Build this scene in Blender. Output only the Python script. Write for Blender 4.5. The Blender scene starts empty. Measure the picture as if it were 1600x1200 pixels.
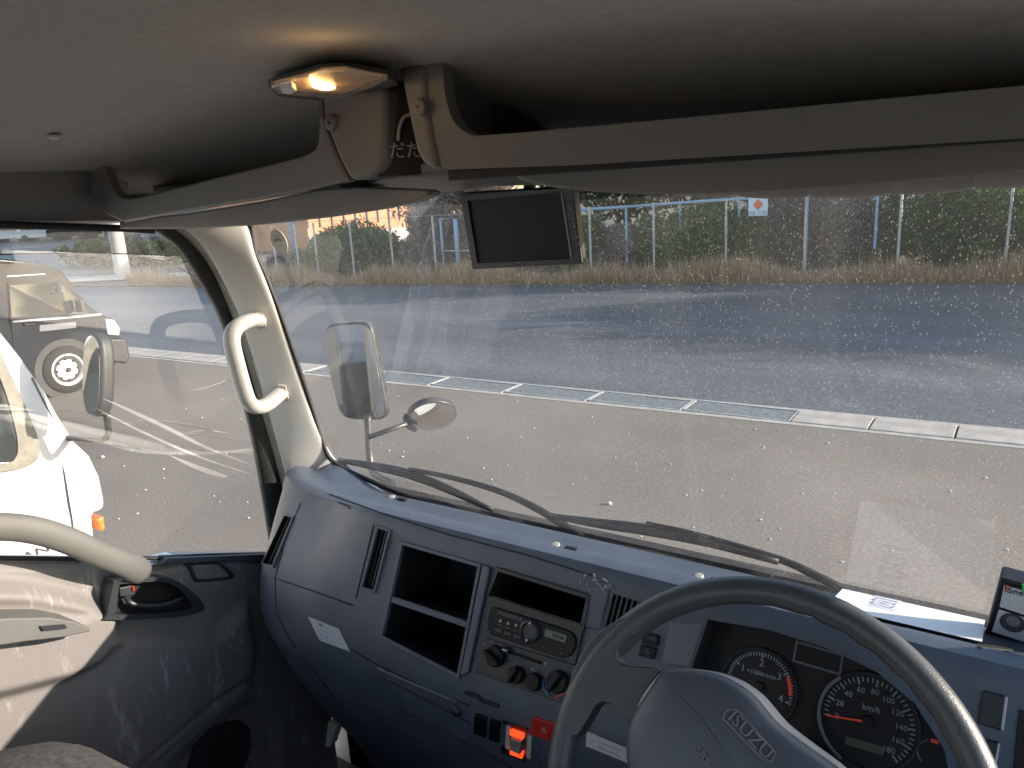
import bpy, bmesh, math, random
import numpy as np
from mathutils import Vector, Matrix
from mathutils.bvhtree import BVHTree
random.seed(4); rng = np.random.default_rng(7)
S = bpy.context.scene; COL = S.collection
R = math.radians
V = Vector
# ------------------------------------------------------------------ camera
F = 1200.0                                   # focal length in pixels of a 1600 x 1200 frame
AX = V((.8331, .0896, -.5459)).normalized()  # cab right / forward / up seen in camera axes (right, down, ahead)
AZ = V((-.0576, -.9671, -.2469)).normalized()
AX = (AX - AZ * AX.dot(AZ)).normalized()
AY = AZ.cross(AX) * 1.0
if AY.z < 0: AY = -AY
CP = V((.55, 0, 2.10))
def ray(px, py):
    v = V((px - 800, py - 600, F)); return V((v.dot(AX), v.dot(AY), v.dot(AZ)))
cam = bpy.data.objects.new('camera', bpy.data.cameras.new('camera')); COL.objects.link(cam)
right = V((AX.x, AY.x, AZ.x)); down = V((AX.y, AY.y, AZ.y)); ahead = V((AX.z, AY.z, AZ.z))
m = Matrix.Identity(4)
for i in range(3):
    m[i][0] = right[i]; m[i][1] = -down[i]; m[i][2] = -ahead[i]; m[i][3] = CP[i]
cam.matrix_world = m
cam.data.sensor_fit = 'HORIZONTAL'; cam.data.sensor_width = 36; cam.data.lens = 36 * F / 1600
cam.data.clip_start = .02; cam.data.clip_end = 3000
S.camera = cam
# ------------------------------------------------------------------ light
SUN_AZ, SUN_EL = 62, 16.5
w = bpy.data.worlds.new('World'); S.world = w; w.use_nodes = True
nt = w.node_tree; bg = nt.nodes['Background']; bg.inputs[1].default_value = .15
sky = nt.nodes.new('ShaderNodeTexSky'); sky.sky_type = 'NISHITA'; sky.sun_disc = False
sky.sun_elevation = R(SUN_EL); sky.sun_rotation = R(SUN_AZ); sky.air_density = 1.0; sky.dust_density = .6
nt.links.new(sky.outputs[0], bg.inputs[0])
sd = bpy.data.lights.new('sun', 'SUN'); sd.energy = 4.0; sd.angle = R(.6); sd.color = (1, .89, .76)
so = bpy.data.objects.new('sun', sd); COL.objects.link(so)
tosun = V((math.sin(R(SUN_AZ)) * math.cos(R(SUN_EL)), math.cos(R(SUN_AZ)) * math.cos(R(SUN_EL)), math.sin(R(SUN_EL))))
so.rotation_euler = tosun.to_track_quat('Z', 'Y').to_euler(); so.location = (20, 20, 20)
S.view_settings.view_transform = 'Standard'; S.view_settings.look = 'None'
S.view_settings.exposure = 1.27; S.view_settings.gamma = 1
S.cycles.use_denoising = True
S.cycles.max_bounces = 8; S.cycles.diffuse_bounces = 4; S.cycles.glossy_bounces = 4
S.cycles.transparent_max_bounces = 24; S.cycles.sample_clamp_indirect = 6
S.cycles.caustics_reflective = False; S.cycles.caustics_refractive = False
# ------------------------------------------------------------------ pixel -> point on a real plane
def onx(px, py, x): r = ray(px, py); return CP + r * ((x - CP.x) / r.x)
def ony(px, py, y): r = ray(px, py); return CP + r * ((y - CP.y) / r.y)
def onz(px, py, z): r = ray(px, py); return CP + r * ((z - CP.z) / r.z)
def onp(px, py, o, n): r = ray(px, py); return CP + r * ((o - CP).dot(n) / r.dot(n))
def atd(px, py, d): return CP + ray(px, py) * (d / F)
# ------------------------------------------------------------------ materials
def mat(name, col, rough=.5, metal=0, spec=.5, nscale=0, namt=0, bump=0, bscale=200, emit=0, coat=0, var=None, trans=0, detail=3):
    m = bpy.data.materials.new(name); m.use_nodes = True; t = m.node_tree; b = t.nodes['Principled BSDF']
    b.inputs['Base Color'].default_value = (*col, 1); b.inputs['Roughness'].default_value = rough
    b.inputs['Metallic'].default_value = metal; b.inputs['Specular IOR Level'].default_value = spec
    b.inputs['Coat Weight'].default_value = coat
    if emit: b.inputs['Emission Color'].default_value = (*col, 1); b.inputs['Emission Strength'].default_value = emit
    tc = t.nodes.new('ShaderNodeTexCoord')
    if nscale:
        n = t.nodes.new('ShaderNodeTexNoise'); n.inputs['Scale'].default_value = nscale; n.inputs['Detail'].default_value = detail
        t.links.new(tc.outputs['Object'], n.inputs['Vector'])
        r = t.nodes.new('ShaderNodeValToRGB'); c2 = var or tuple(min(1, c * (1 + namt)) for c in col)
        r.color_ramp.elements[0].position = .35; r.color_ramp.elements[1].position = .68
        r.color_ramp.elements[0].color = (*[c * (1 - namt) if not var else c for c in col], 1); r.color_ramp.elements[1].color = (*c2, 1)
        t.links.new(n.outputs['Fac'], r.inputs[0]); t.links.new(r.outputs[0], b.inputs['Base Color'])
    if bump:
        n = t.nodes.new('ShaderNodeTexNoise'); n.inputs['Scale'].default_value = bscale; n.inputs['Detail'].default_value = 2
        t.links.new(tc.outputs['Object'], n.inputs['Vector'])
        bp = t.nodes.new('ShaderNodeBump'); bp.inputs['Strength'].default_value = bump; bp.inputs['Distance'].default_value = .002
        t.links.new(n.outputs['Fac'], bp.inputs['Height']); t.links.new(bp.outputs[0], b.inputs['Normal'])
    return m
def nd(m): return m.node_tree, m.node_tree.nodes['Principled BSDF']
M = {}
M['dash'] = mat('dash_plastic', (.074, .092, .126), .38, spec=.6, nscale=14, namt=.16, bump=.4, bscale=900, detail=8)
M['dash_dark'] = mat('dark_console_plastic', (.018, .019, .022), .42, nscale=20, namt=.2, bump=.12, bscale=700)
M['black'] = mat('black_plastic', (.008, .008, .009), .45, nscale=40, namt=.3)
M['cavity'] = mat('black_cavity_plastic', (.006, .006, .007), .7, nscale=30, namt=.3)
M['rubber'] = mat('black_rubber', (.012, .012, .012), .7, nscale=60, namt=.4)
M['gloss_black'] = mat('gloss_black', (.007, .007, .008), .42, spec=.22, nscale=30, namt=.2)
M['screen'] = mat('screen_glass', (.004, .004, .004), .35, spec=.15, nscale=8, namt=.2)
M['headliner'] = mat('headliner_fabric', (.44, .425, .40), .95, spec=.1, nscale=90, namt=.07, bump=.35, bscale=1100)
M['shelf'] = mat('shelf_plastic', (.185, .178, .172), .6, nscale=6, namt=.05, bump=.2, bscale=900)
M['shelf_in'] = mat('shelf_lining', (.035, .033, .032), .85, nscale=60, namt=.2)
M['visor'] = mat('visor_vinyl', (.20, .188, .178), .55, nscale=7, namt=.07, bump=.3, bscale=260)
M['pillar'] = mat('pillar_trim', (.60, .575, .54), .5, nscale=8, namt=.03, bump=.15, bscale=700)
M['handle'] = mat('grab_handle', (.44, .425, .40), .45, nscale=10, namt=.05, bump=.25, bscale=1400)
M['khaki'] = mat('door_seal_trim', (.24, .225, .18), .7, nscale=30, namt=.15)
M['grip'] = mat('door_grip_plastic', (.14, .138, .13), .5, nscale=10, namt=.05, bump=.3, bscale=1400)
M['wheel'] = mat('wheel_leather', (.055, .058, .062), .36, spec=.55, nscale=12, namt=.08, bump=.25, bscale=800)
M['pad'] = mat('horn_pad_plastic', (.075, .085, .108), .40, nscale=8, namt=.07, bump=.25, bscale=700)
M['chrome'] = mat('worn_metal', (.5, .5, .5), .25, metal=1, nscale=30, namt=.1)
M['mirror'] = mat('mirror_glass', (.62, .64, .66), .02, metal=1, nscale=5, namt=.02)
M['metal_dark'] = mat('painted_steel', (.06, .06, .065), .35, nscale=50, namt=.25)
M['white_paint'] = mat('white_car_paint', (.82, .82, .80), .25, coat=.6, nscale=2, namt=.01)
M['black_paint'] = mat('dark_car_paint', (.022, .025, .030), .10, spec=.12, coat=0, nscale=3, namt=.2)
M['bumper'] = mat('dark_bumper', (.03, .032, .033), .5, nscale=20, namt=.2)
M['lamp'] = mat('lamp_lens', (.75, .75, .72), .15, nscale=30, namt=.1)
M['tyre'] = mat('tyre_rubber', (.02, .02, .02), .8, nscale=40, namt=.3)
M['rim'] = mat('steel_rim', (.62, .6, .55), .4, nscale=15, namt=.1)
M['orange_lamp'] = mat('amber_lens', (.8, .2, .02), .3, nscale=40, namt=.1)
M['print'] = mat('white_print', (.42, .44, .48), .6, nscale=50, namt=.05)
M['print_dim'] = mat('grey_print', (.17, .17, .18), .6, nscale=50, namt=.1)
M['red'] = mat('red_plastic', (.42, .02, .015), .4, nscale=60, namt=.08)
M['needle'] = mat('needle_red', (.6, .05, .03), .4, nscale=60, namt=.05, emit=.08)
M['red_bright'] = mat('bright_red_lens', (1, .05, .01), .5, nscale=60, namt=.02, emit=.9)
M['lcd'] = mat('lcd_green', (.10, .12, .07), .3, nscale=60, namt=.08)
M['label'] = mat('paper_label', (.52, .52, .55), .7, nscale=300, namt=.1)
M['paper'] = mat('white_paper', (.85, .86, .88), .45, nscale=6, namt=.03)
M['ink'] = mat('ink', (.05, .05, .06), .7, nscale=80, namt=.1)
M['blue_ring'] = mat('blue_mark', (.03, .16, .32), .5, nscale=60, namt=.1)
M['cream'] = mat('cream_clip', (.5, .48, .4), .5, nscale=60, namt=.05)
M['green'] = mat('green_sticker', (.05, .55, .08), .5, nscale=60, namt=.05)
M['carpet'] = mat('floor_mat', (.045, .042, .04), .9, nscale=80, namt=.3)
M['seat'] = mat('seat_fabric', (.08, .077, .074), .9, nscale=90, namt=.3, bump=.5)
M['concrete'] = mat('kerb_concrete', (.42, .38, .33), .85, nscale=7, namt=.16, bump=.5, bscale=60, detail=6)
M['grate'] = mat('galvanised_grate', (.42, .42, .40), .8, metal=0, nscale=20, namt=.15)
M['steel_post'] = mat('galvanised_post', (.45, .45, .43), .5, metal=.4, nscale=12, namt=.15)
M['blue_pipe'] = mat('blue_painted_pipe', (.30, .44, .60), .45, nscale=6, namt=.12)
M['sign_white'] = mat('sign_face', (.62, .72, .8), .5, nscale=4, namt=.04)
M['sign_orange'] = mat('sign_orange', (.8, .15, .05), .5, nscale=8, namt=.05)
M['orange_wall'] = mat('orange_cladding', (.58, .22, .10), .6, nscale=1.5, namt=.07)
M['white_wall'] = mat('white_render_wall', (.5, .47, .42), .8, nscale=2, namt=.1)
M['beige_wall'] = mat('beige_cladding', (.40, .32, .25), .8, nscale=1, namt=.1)
M['grey_wall'] = mat('grey_wall', (.33, .32, .31), .8, nscale=1, namt=.12)
M['roofing'] = mat('dark_roofing', (.12, .11, .11), .7, nscale=1, namt=.2)
M['pole'] = mat('concrete_pole', (.5, .48, .44), .8, nscale=5, namt=.1)
M['trunk'] = mat('bark', (.09, .065, .045), .9, nscale=20, namt=.4)
M['stone'] = mat('pebble', (.6, .57, .5), .8, nscale=30, namt=.2)
M['carglass'] = mat('tinted_car_glass', (.015, .02, .022), .05, spec=.7, nscale=2, namt=.1)
M['truck_paint'] = mat('truck_blue_paint', (.30, .42, .55), .3, coat=.5, nscale=2, namt=.02)
M['cargo'] = mat('cargo_box_panel', (.62, .66, .7), .45, nscale=2, namt=.04)
# glass with dust: transparent + weak reflection + thin film of grime that scatters light
def glassmat(name, refl, grime, specks, tint=(1, 1, 1), sscale=300, stretch=(1, 1, 1), streaks=0, thr=.70):
    m = bpy.data.materials.new(name); m.use_nodes = True; t = m.node_tree
    for n in list(t.nodes): t.nodes.remove(n)
    N = t.nodes.new; L = t.links.new
    out = N('ShaderNodeOutputMaterial'); tr = N('ShaderNodeBsdfTransparent'); tr.inputs[0].default_value = (*tint, 1)
    gl = N('ShaderNodeBsdfGlossy'); gl.inputs['Roughness'].default_value = .0
    df = N('ShaderNodeBsdfDiffuse'); df.inputs[0].default_value = (.75, .74, .7, 1)
    tl = N('ShaderNodeBsdfTranslucent'); tl.inputs[0].default_value = (.85, .82, .76, 1)
    ad = N('ShaderNodeMixShader'); ad.inputs[0].default_value = .6; L(df.outputs[0], ad.inputs[1]); L(tl.outputs[0], ad.inputs[2])
    tc = N('ShaderNodeTexCoord'); mp = N('ShaderNodeMapping'); mp.inputs['Scale'].default_value = stretch; mp.inputs['Rotation'].default_value = (0, R(38), 0)
    L(tc.outputs['Object'], mp.inputs[0])
    n1 = N('ShaderNodeTexVoronoi'); n1.inputs['Scale'].default_value = sscale; L(mp.outputs[0], n1.inputs['Vector'])
    sx = N('ShaderNodeSeparateColor'); L(n1.outputs['Color'], sx.inputs[0]); pw = N('ShaderNodeMath'); pw.operation = 'POWER'; pw.inputs[1].default_value = 3; L(sx.outputs[0], pw.inputs[0])
    th_ = N('ShaderNodeMath'); th_.operation = 'MULTIPLY'; th_.inputs[1].default_value = thr; L(pw.outputs[0], th_.inputs[0])
    lt = N('ShaderNodeMath'); lt.operation = 'LESS_THAN'; L(n1.outputs['Distance'], lt.inputs[0]); L(th_.outputs[0], lt.inputs[1])
    mr = N('ShaderNodeMath'); mr.operation = 'MULTIPLY'; mr.inputs[1].default_value = specks; L(lt.outputs[0], mr.inputs[0])
    n2 = N('ShaderNodeTexNoise'); n2.inputs['Scale'].default_value = 5; n2.inputs['Detail'].default_value = 4; L(tc.outputs['Object'], n2.inputs['Vector'])
    m2 = N('ShaderNodeMapRange'); m2.inputs[1].default_value = .35; m2.inputs[2].default_value = .7; m2.inputs[3].default_value = grime * .6; m2.inputs[4].default_value = grime * 1.5; L(n2.outputs['Fac'], m2.inputs[0])
    s = N('ShaderNodeMath'); s.operation = 'ADD'; s.use_clamp = True; L(mr.outputs[0], s.inputs[0]); L(m2.outputs[0], s.inputs[1])
    last = s
    if streaks:
        mp3 = N('ShaderNodeMapping'); mp3.inputs['Scale'].default_value = (14, 2, 1.5); mp3.inputs['Rotation'].default_value = (0, R(25), 0); L(tc.outputs['Object'], mp3.inputs[0])
        n3 = N('ShaderNodeTexNoise'); n3.inputs['Scale'].default_value = 1; n3.inputs['Detail'].default_value = 2; L(mp3.outputs[0], n3.inputs['Vector'])
        m3 = N('ShaderNodeMapRange'); m3.inputs[1].default_value = .58; m3.inputs[2].default_value = .75; m3.inputs[4].default_value = streaks; L(n3.outputs['Fac'], m3.inputs[0])
        s2 = N('ShaderNodeMath'); s2.operation = 'ADD'; s2.use_clamp = True; L(s.outputs[0], s2.inputs[0]); L(m3.outputs[0], s2.inputs[1]); last = s2
    a = N('ShaderNodeMixShader'); L(last.outputs[0], a.inputs[0]); L(tr.outputs[0], a.inputs[1]); L(ad.outputs[0], a.inputs[2])
    b = N('ShaderNodeMixShader'); b.inputs[0].default_value = refl; L(a.outputs[0], b.inputs[1]); L(gl.outputs[0], b.inputs[2])
    L(b.outputs[0], out.inputs[0]); return m
M['wsglass'] = glassmat('dusty_windshield_glass', .065, .038, .20, sscale=560, stretch=(1, 1, .45), streaks=.05, thr=.42)
M['sideglass'] = glassmat('side_window_glass', .06, .04, .0, sscale=200, thr=.1)
M['streak'] = glassmat('painted_reflection_on_glass', .1, .42, 0)  # pale film for the reflection lines painted on the side window
M['clearlens'] = glassmat('clear_lens', .08, .15, 0)
M['guard'] = glassmat('smoked_rain_guard', .08, .02, 0, tint=(.9, .87, .86))
# asphalt
def asphalt(name, c1, c2, c3, sc, rough=.8, spots=.0, bump=.6, big=.35, st=(1, 1, 1)):
    m = mat(name, c1, rough); t, b = nd(m); N = t.nodes.new; L = t.links.new
    tc = N('ShaderNodeTexCoord')
    n = N('ShaderNodeTexNoise'); n.inputs['Scale'].default_value = sc; n.inputs['Detail'].default_value = 6; L(tc.outputs['Object'], n.inputs['Vector'])
    r = N('ShaderNodeValToRGB'); e = r.color_ramp.elements; e[0].position = .3; e[1].position = .62; e[0].color = (*c1, 1); e[1].color = (*c2, 1)
    x = e.new(.76); x.color = (*c3, 1); L(n.outputs['Fac'], r.inputs[0])
    g = N('ShaderNodeTexNoise'); g.inputs['Scale'].default_value = big; g.inputs['Detail'].default_value = 9; gm = N('ShaderNodeMapping'); gm.inputs['Scale'].default_value = st; L(tc.outputs['Object'], gm.inputs[0]); L(gm.outputs[0], g.inputs['Vector'])
    mr = N('ShaderNodeMapRange'); mr.inputs[1].default_value = .3; mr.inputs[2].default_value = .7; mr.inputs[3].default_value = .74; mr.inputs[4].default_value = 1.2; L(g.outputs['Fac'], mr.inputs[0])
    mx = N('ShaderNodeMix'); mx.data_type = 'RGBA'; mx.blend_type = 'MULTIPLY'; mx.inputs[0].default_value = 1
    L(r.outputs[0], mx.inputs[6]); L(mr.outputs[0], mx.inputs[7]); L(mx.outputs[2], b.inputs['Base Color'])
    bp = N('ShaderNodeBump'); bp.inputs['Strength'].default_value = bump; bp.inputs['Distance'].default_value = .006; L(n.outputs['Fac'], bp.inputs['Height']); L(bp.outputs[0], b.inputs['Normal'])
    return m
M['lot'] = asphalt('worn_lot_asphalt', (.175, .149, .118), (.238, .204, .163), (.32, .28, .23), 45, .9, bump=.15)
M['road'] = asphalt('road_asphalt', (.075, .078, .083), (.132, .135, .14), (.25, .25, .25), 34, .6, bump=.2, big=.9, st=(.10, 1.0, 1))
M['verge'] = asphalt('dry_soil', (.10, .088, .07), (.15, .13, .10), (.21, .185, .15), 6, .95)
# leaves
def leafmat(name, c1, c2, tl=.4):
    m = bpy.data.materials.new(name); m.use_nodes = True; t, b = nd(m); N = t.nodes.new; L = t.links.new
    g = N('ShaderNodeNewGeometry'); r = N('ShaderNodeValToRGB'); e = r.color_ramp.elements
    e[0].color = (*c1, 1); e[1].color = (*c2, 1); L(g.outputs['Random Per Island'], r.inputs[0]); L(r.outputs[0], b.inputs['Base Color'])
    b.inputs['Roughness'].default_value = .55; b.inputs['Specular IOR Level'].default_value = .3
    tr = N('ShaderNodeBsdfTranslucent'); L(r.outputs[0], tr.inputs[0]); mx = N('ShaderNodeMixShader'); mx.inputs[0].default_value = tl
    L(b.outputs[0], mx.inputs[1]); L(tr.outputs[0], mx.inputs[2]); L(mx.outputs[0], t.nodes['Material Output'].inputs[0]); return m
M['leaf'] = leafmat('green_leaves', (.04, .085, .022), (.17, .28, .075), .5)
M['leaf_dark'] = leafmat('dark_leaves', (.02, .045, .012), (.07, .12, .035))
M['twig'] = leafmat('bare_twigs', (.11, .085, .075), (.34, .28, .25), .3)
M['dry'] = leafmat('dry_grass_blades', (.42, .27, .15), (.80, .56, .36), .5)
# door panel with scuffs
def scuffmat():
    m = mat('scuffed_door_plastic', (.115, .095, .088), .6, bump=.35, bscale=600); t, b = nd(m); N = t.nodes.new; L = t.links.new
    tc = N('ShaderNodeTexCoord'); acc = None
    for (sc, rx, st, th, seed) in (((1, 22, 5), 40, 1, .66, 0), ((1, 30, 9), -25, 1, .70, 3), ((1, 60, 60), 0, 1, .74, 7)):
        mp = N('ShaderNodeMapping'); mp.inputs['Scale'].default_value = sc; mp.inputs['Rotation'].default_value = (R(rx), 0, 0); mp.inputs['Location'].default_value = (seed, seed, 0)
        L(tc.outputs['Object'], mp.inputs[0]); n = N('ShaderNodeTexNoise'); n.inputs['Scale'].default_value = 1.6; n.inputs['Detail'].default_value = 7; n.inputs['Roughness'].default_value = .72; L(mp.outputs[0], n.inputs['Vector'])
        r = N('ShaderNodeMapRange'); r.inputs[1].default_value = th - .10; r.inputs[2].default_value = th + .02; L(n.outputs['Fac'], r.inputs[0])
        if acc is None: acc = r
        else:
            a = N('ShaderNodeMath'); a.operation = 'MAXIMUM'; L(acc.outputs[0], a.inputs[0]); L(r.outputs[0], a.inputs[1]); acc = a
    big = N('ShaderNodeTexNoise'); big.inputs['Scale'].default_value = 9; L(tc.outputs['Object'], big.inputs['Vector'])
    br = N('ShaderNodeMapRange'); br.inputs[1].default_value = .42; br.inputs[2].default_value = .56; L(big.outputs['Fac'], br.inputs[0])
    mu = N('ShaderNodeMath'); mu.operation = 'MULTIPLY'; L(acc.outputs[0], mu.inputs[0]); L(br.outputs[0], mu.inputs[1])
    m2 = N('ShaderNodeMath'); m2.operation = 'MULTIPLY'; m2.inputs[1].default_value = .75; L(mu.outputs[0], m2.inputs[0])
    mx = N('ShaderNodeMix'); mx.data_type = 'RGBA'; mx.inputs[6].default_value = (.215, .197, .187, 1); mx.inputs[7].default_value = (.62, .58, .54, 1)
    L(m2.outputs[0], mx.inputs[0]); L(mx.outputs[2], b.inputs['Base Color']); return m
M['door'] = scuffmat()
def grillemat():
    m = mat('speaker_grille', (.05, .048, .05), .6); t, b = nd(m); N = t.nodes.new; L = t.links.new
    tc = N('ShaderNodeTexCoord'); mp = N('ShaderNodeMapping'); mp.inputs['Scale'].default_value = (0, 105, 105); mp.inputs['Rotation'].default_value = (R(-12), 0, 0); L(tc.outputs['Object'], mp.inputs[0])
    fr = N('ShaderNodeVectorMath'); fr.operation = 'FRACTION'; L(mp.outputs[0], fr.inputs[0])
    sb = N('ShaderNodeVectorMath'); sb.operation = 'SUBTRACT'; sb.inputs[1].default_value = (0, .5, .5); L(fr.outputs[0], sb.inputs[0])
    ln = N('ShaderNodeVectorMath'); ln.operation = 'LENGTH'; L(sb.outputs[0], ln.inputs[0])
    r = N('ShaderNodeMapRange'); r.inputs[1].default_value = .33; r.inputs[2].default_value = .42; L(ln.outputs['Value'], r.inputs[0])
    mx = N('ShaderNodeMix'); mx.data_type = 'RGBA'; mx.inputs[6].default_value = (.003, .003, .003, 1); mx.inputs[7].default_value = (.06, .055, .06, 1)
    L(r.outputs[0], mx.inputs[0]); L(mx.outputs[2], b.inputs['Base Color']); return m
M['grille'] = grillemat()
def mesh_wire():
    m = bpy.data.materials.new('chain_link_wire'); m.use_nodes = True; t = m.node_tree; b = t.nodes['Principled BSDF']; N = t.nodes.new; L = t.links.new
    b.inputs['Base Color'].default_value = (.22, .22, .22, 1); b.inputs['Roughness'].default_value = .5
    tc = N('ShaderNodeTexCoord'); outs = []
    for a in (45, -45):
        mp = N('ShaderNodeMapping'); mp.inputs['Rotation'].default_value = (0, R(a), 0); mp.inputs['Scale'].default_value = (16, 16, 16); L(tc.outputs['Object'], mp.inputs[0])
        sp = N('ShaderNodeSeparateXYZ'); L(mp.outputs[0], sp.inputs[0]); f = N('ShaderNodeMath'); f.operation = 'FRACT'; L(sp.outputs[0], f.inputs[0])
        c = N('ShaderNodeMath'); c.operation = 'LESS_THAN'; c.inputs[1].default_value = .022; L(f.outputs[0], c.inputs[0]); outs.append(c)
    mxx = N('ShaderNodeMath'); mxx.operation = 'MAXIMUM'; L(outs[0].outputs[0], mxx.inputs[0]); L(outs[1].outputs[0], mxx.inputs[1]); L(mxx.outputs[0], b.inputs['Alpha'])
    return m
M['wire'] = mesh_wire()
# ------------------------------------------------------------------ builders
def link(o, mt, parent, smooth, bevel, solid, sub, segs=3, angle=35):
    if mt is not None: o.data.materials.append(M[mt] if isinstance(mt, str) else mt)
    COL.objects.link(o)
    if smooth or bevel or sub:
        for p in o.data.polygons: p.use_smooth = True
    if solid:
        s = o.modifiers.new('solid', 'SOLIDIFY'); s.thickness = abs(solid); s.offset = -1 if solid > 0 else 1
    if bevel:
        b = o.modifiers.new('bevel', 'BEVEL'); b.width = bevel; b.segments = segs; b.limit_method = 'ANGLE'; b.angle_limit = R(angle); b.harden_normals = True
    if sub:
        s = o.modifiers.new('sub', 'SUBSURF'); s.levels = sub; s.render_levels = sub
    if parent is not None:
        o.parent = parent
        if parent.type == 'EMPTY': o.matrix_parent_inverse = Matrix.Translation(-parent.location) if not parent.rotation_euler.z else (Matrix.Translation(parent.location) @ Matrix.Rotation(parent.rotation_euler.z, 4, 'Z')).inverted()
    return o
def obj(name, vs, fs, mt, parent=None, smooth=False, bevel=0, solid=0, sub=0, fix=True, segs=3, angle=35, auto=0):
    me = bpy.data.meshes.new(name); me.from_pydata([tuple(v) for v in vs], [], fs)
    if fix:
        bm = bmesh.new(); bm.from_mesh(me); bmesh.ops.recalc_face_normals(bm, faces=bm.faces); bm.to_mesh(me); bm.free()
    o = bpy.data.objects.new(name, me); link(o, mt, parent, smooth, bevel, solid, sub, segs, angle)
    if auto: me.set_sharp_from_angle(angle=R(auto))
    return o
def tag(o, label=None, cat=None, group=None, kind=None):
    if label: o['label'] = label
    if cat: o['category'] = cat
    if group: o['group'] = group
    if kind: o['kind'] = kind
    return o
def empty(name, loc, label, cat, group=None, rz=0):
    o = bpy.data.objects.new(name, None); o.location = loc; o.rotation_euler = (0, 0, rz); o.empty_display_size = .2; COL.objects.link(o)
    return tag(o, label, cat, group)
class MB:                                             # collects solids into one mesh
    def __init__(s): s.v = []; s.f = []
    def add(s, vs, fs):
        k = len(s.v); s.v += [V(v) for v in vs]; s.f += [tuple(i + k for i in f) for f in fs]; return s
    def prism(s, pts, vec):
        n = len(pts); vec = V(vec)
        return s.add(list(pts) + [V(p) + vec for p in pts], [tuple(range(n)), tuple(range(2 * n - 1, n - 1, -1))] + [(i, (i + 1) % n, (i + 1) % n + n, i + n) for i in range(n)])
    def box(s, c, d, rz=0):
        c = V(c); a = [V((sx * d[0] / 2, sy * d[1] / 2, 0)) for sx, sy in ((-1, -1), (1, -1), (1, 1), (-1, 1))]
        rm = Matrix.Rotation(rz, 3, 'Z'); return s.prism([c + rm @ p - V((0, 0, d[2] / 2)) for p in a], (0, 0, d[2]))
    def tube(s, path, rad, n=12, caps=True, flat=1, up=None):
        path = [V(p) for p in path]; k0 = len(s.v); m = len(path); T = []
        for i in range(m): T.append((path[min(i + 1, m - 1)] - path[max(i - 1, 0)]).normalized())
        a = V(up) if up else V((0, 0, 1)) if abs(T[0].z) < .9 else V((1, 0, 0)); nrm = (a - T[0] * a.dot(T[0])).normalized()
        for i in range(m):
            nrm = (nrm - T[i] * nrm.dot(T[i])).normalized(); bi = T[i].cross(nrm); r = rad[i] if hasattr(rad, '__len__') else rad
            for j in range(n):
                t = 2 * math.pi * j / n; s.v.append(path[i] + nrm * (math.cos(t) * r) + bi * (math.sin(t) * r * flat))
        for i in range(m - 1):
            for j in range(n):
                s.f.append((k0 + i * n + j, k0 + i * n + (j + 1) % n, k0 + (i + 1) * n + (j + 1) % n, k0 + (i + 1) * n + j))
        if caps: s.f.append(tuple(k0 + j for j in range(n))[::-1]); s.f.append(tuple(k0 + (m - 1) * n + j for j in range(n)))
        return s
    def lathe(s, c, axis, prof, n=24):                # prof: (radius, height along axis), closed by its ends
        axis = V(axis).normalized(); a = V((0, 0, 1)) if abs(axis.z) < .9 else V((1, 0, 0)); u = (a - axis * a.dot(axis)).normalized(); v = axis.cross(u); k0 = len(s.v); c = V(c)
        for r, h in prof:
            for j in range(n): t = 2 * math.pi * j / n; s.v.append(c + axis * h + u * (r * math.cos(t)) + v * (r * math.sin(t)))
        for i in range(len(prof) - 1):
            for j in range(n): s.f.append((k0 + i * n + j, k0 + i * n + (j + 1) % n, k0 + (i + 1) * n + (j + 1) % n, k0 + (i + 1) * n + j))
        s.f.append(tuple(k0 + j for j in range(n))[::-1]); s.f.append(tuple(k0 + (len(prof) - 1) * n + j for j in range(n))); return s
    def build(s, name, mt, parent=None, **k): return obj(name, s.v, s.f, mt, parent, **k)
def prism(name, pts, vec, mt, parent=None, **k): return MB().prism(pts, vec).build(name, mt, parent, **k)
def grid(name, rows, mt, parent=None, **k):
    nr, nc = len(rows), len(rows[0]); vs = [p for r in rows for p in r]
    return obj(name, vs, [(i * nc + j, i * nc + j + 1, (i + 1) * nc + j + 1, (i + 1) * nc + j) for i in range(nr - 1) for j in range(nc - 1)], mt, parent, **k)
def smoothpath(pts, n=6):                             # Catmull-Rom
    pts = [V(p) for p in pts]; P = [pts[0] * 2 - pts[1]] + pts + [pts[-1] * 2 - pts[-2]]; out = []
    for i in range(1, len(P) - 2):
        for k in range(n):
            t = k / n; a, b, c, d = P[i - 1], P[i], P[i + 1], P[i + 2]
            out.append(.5 * ((2 * b) + (c - a) * t + (2 * a - 5 * b + 4 * c - d) * t * t + (3 * b - a - 3 * c + d) * t ** 3))
    return out + [pts[-1]]
class Fr:                                             # a flat work plane with u, v axes and a normal
    def __init__(s, o, u, v):
        s.o = V(o); s.u = V(u).normalized(); s.v = (V(v) - s.u * V(v).dot(s.u)).normalized(); s.n = s.u.cross(s.v)
        if s.n.dot(CP - s.o) < 0: s.n = -s.n
    def uv(s, px, py, h=0): p = onp(px, py, s.o + s.n * h, s.n) - s.o; return (p.dot(s.u), p.dot(s.v))
    def P(s, u, v, h=0): return s.o + s.u * u + s.v * v + s.n * h
    def px(s, l, h=0): return [s.P(*s.uv(*q, h), h) for q in l]
def rrect(u0, v0, u1, v1, r, n=4):
    out = []
    for cx, cy, a in ((u1 - r, v1 - r, 0), (u0 + r, v1 - r, 90), (u0 + r, v0 + r, 180), (u1 - r, v0 + r, 270)):
        for k in range(n + 1): t = R(a + 90 * k / n); out.append((cx + r * math.cos(t), cy + r * math.sin(t)))
    return out
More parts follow.
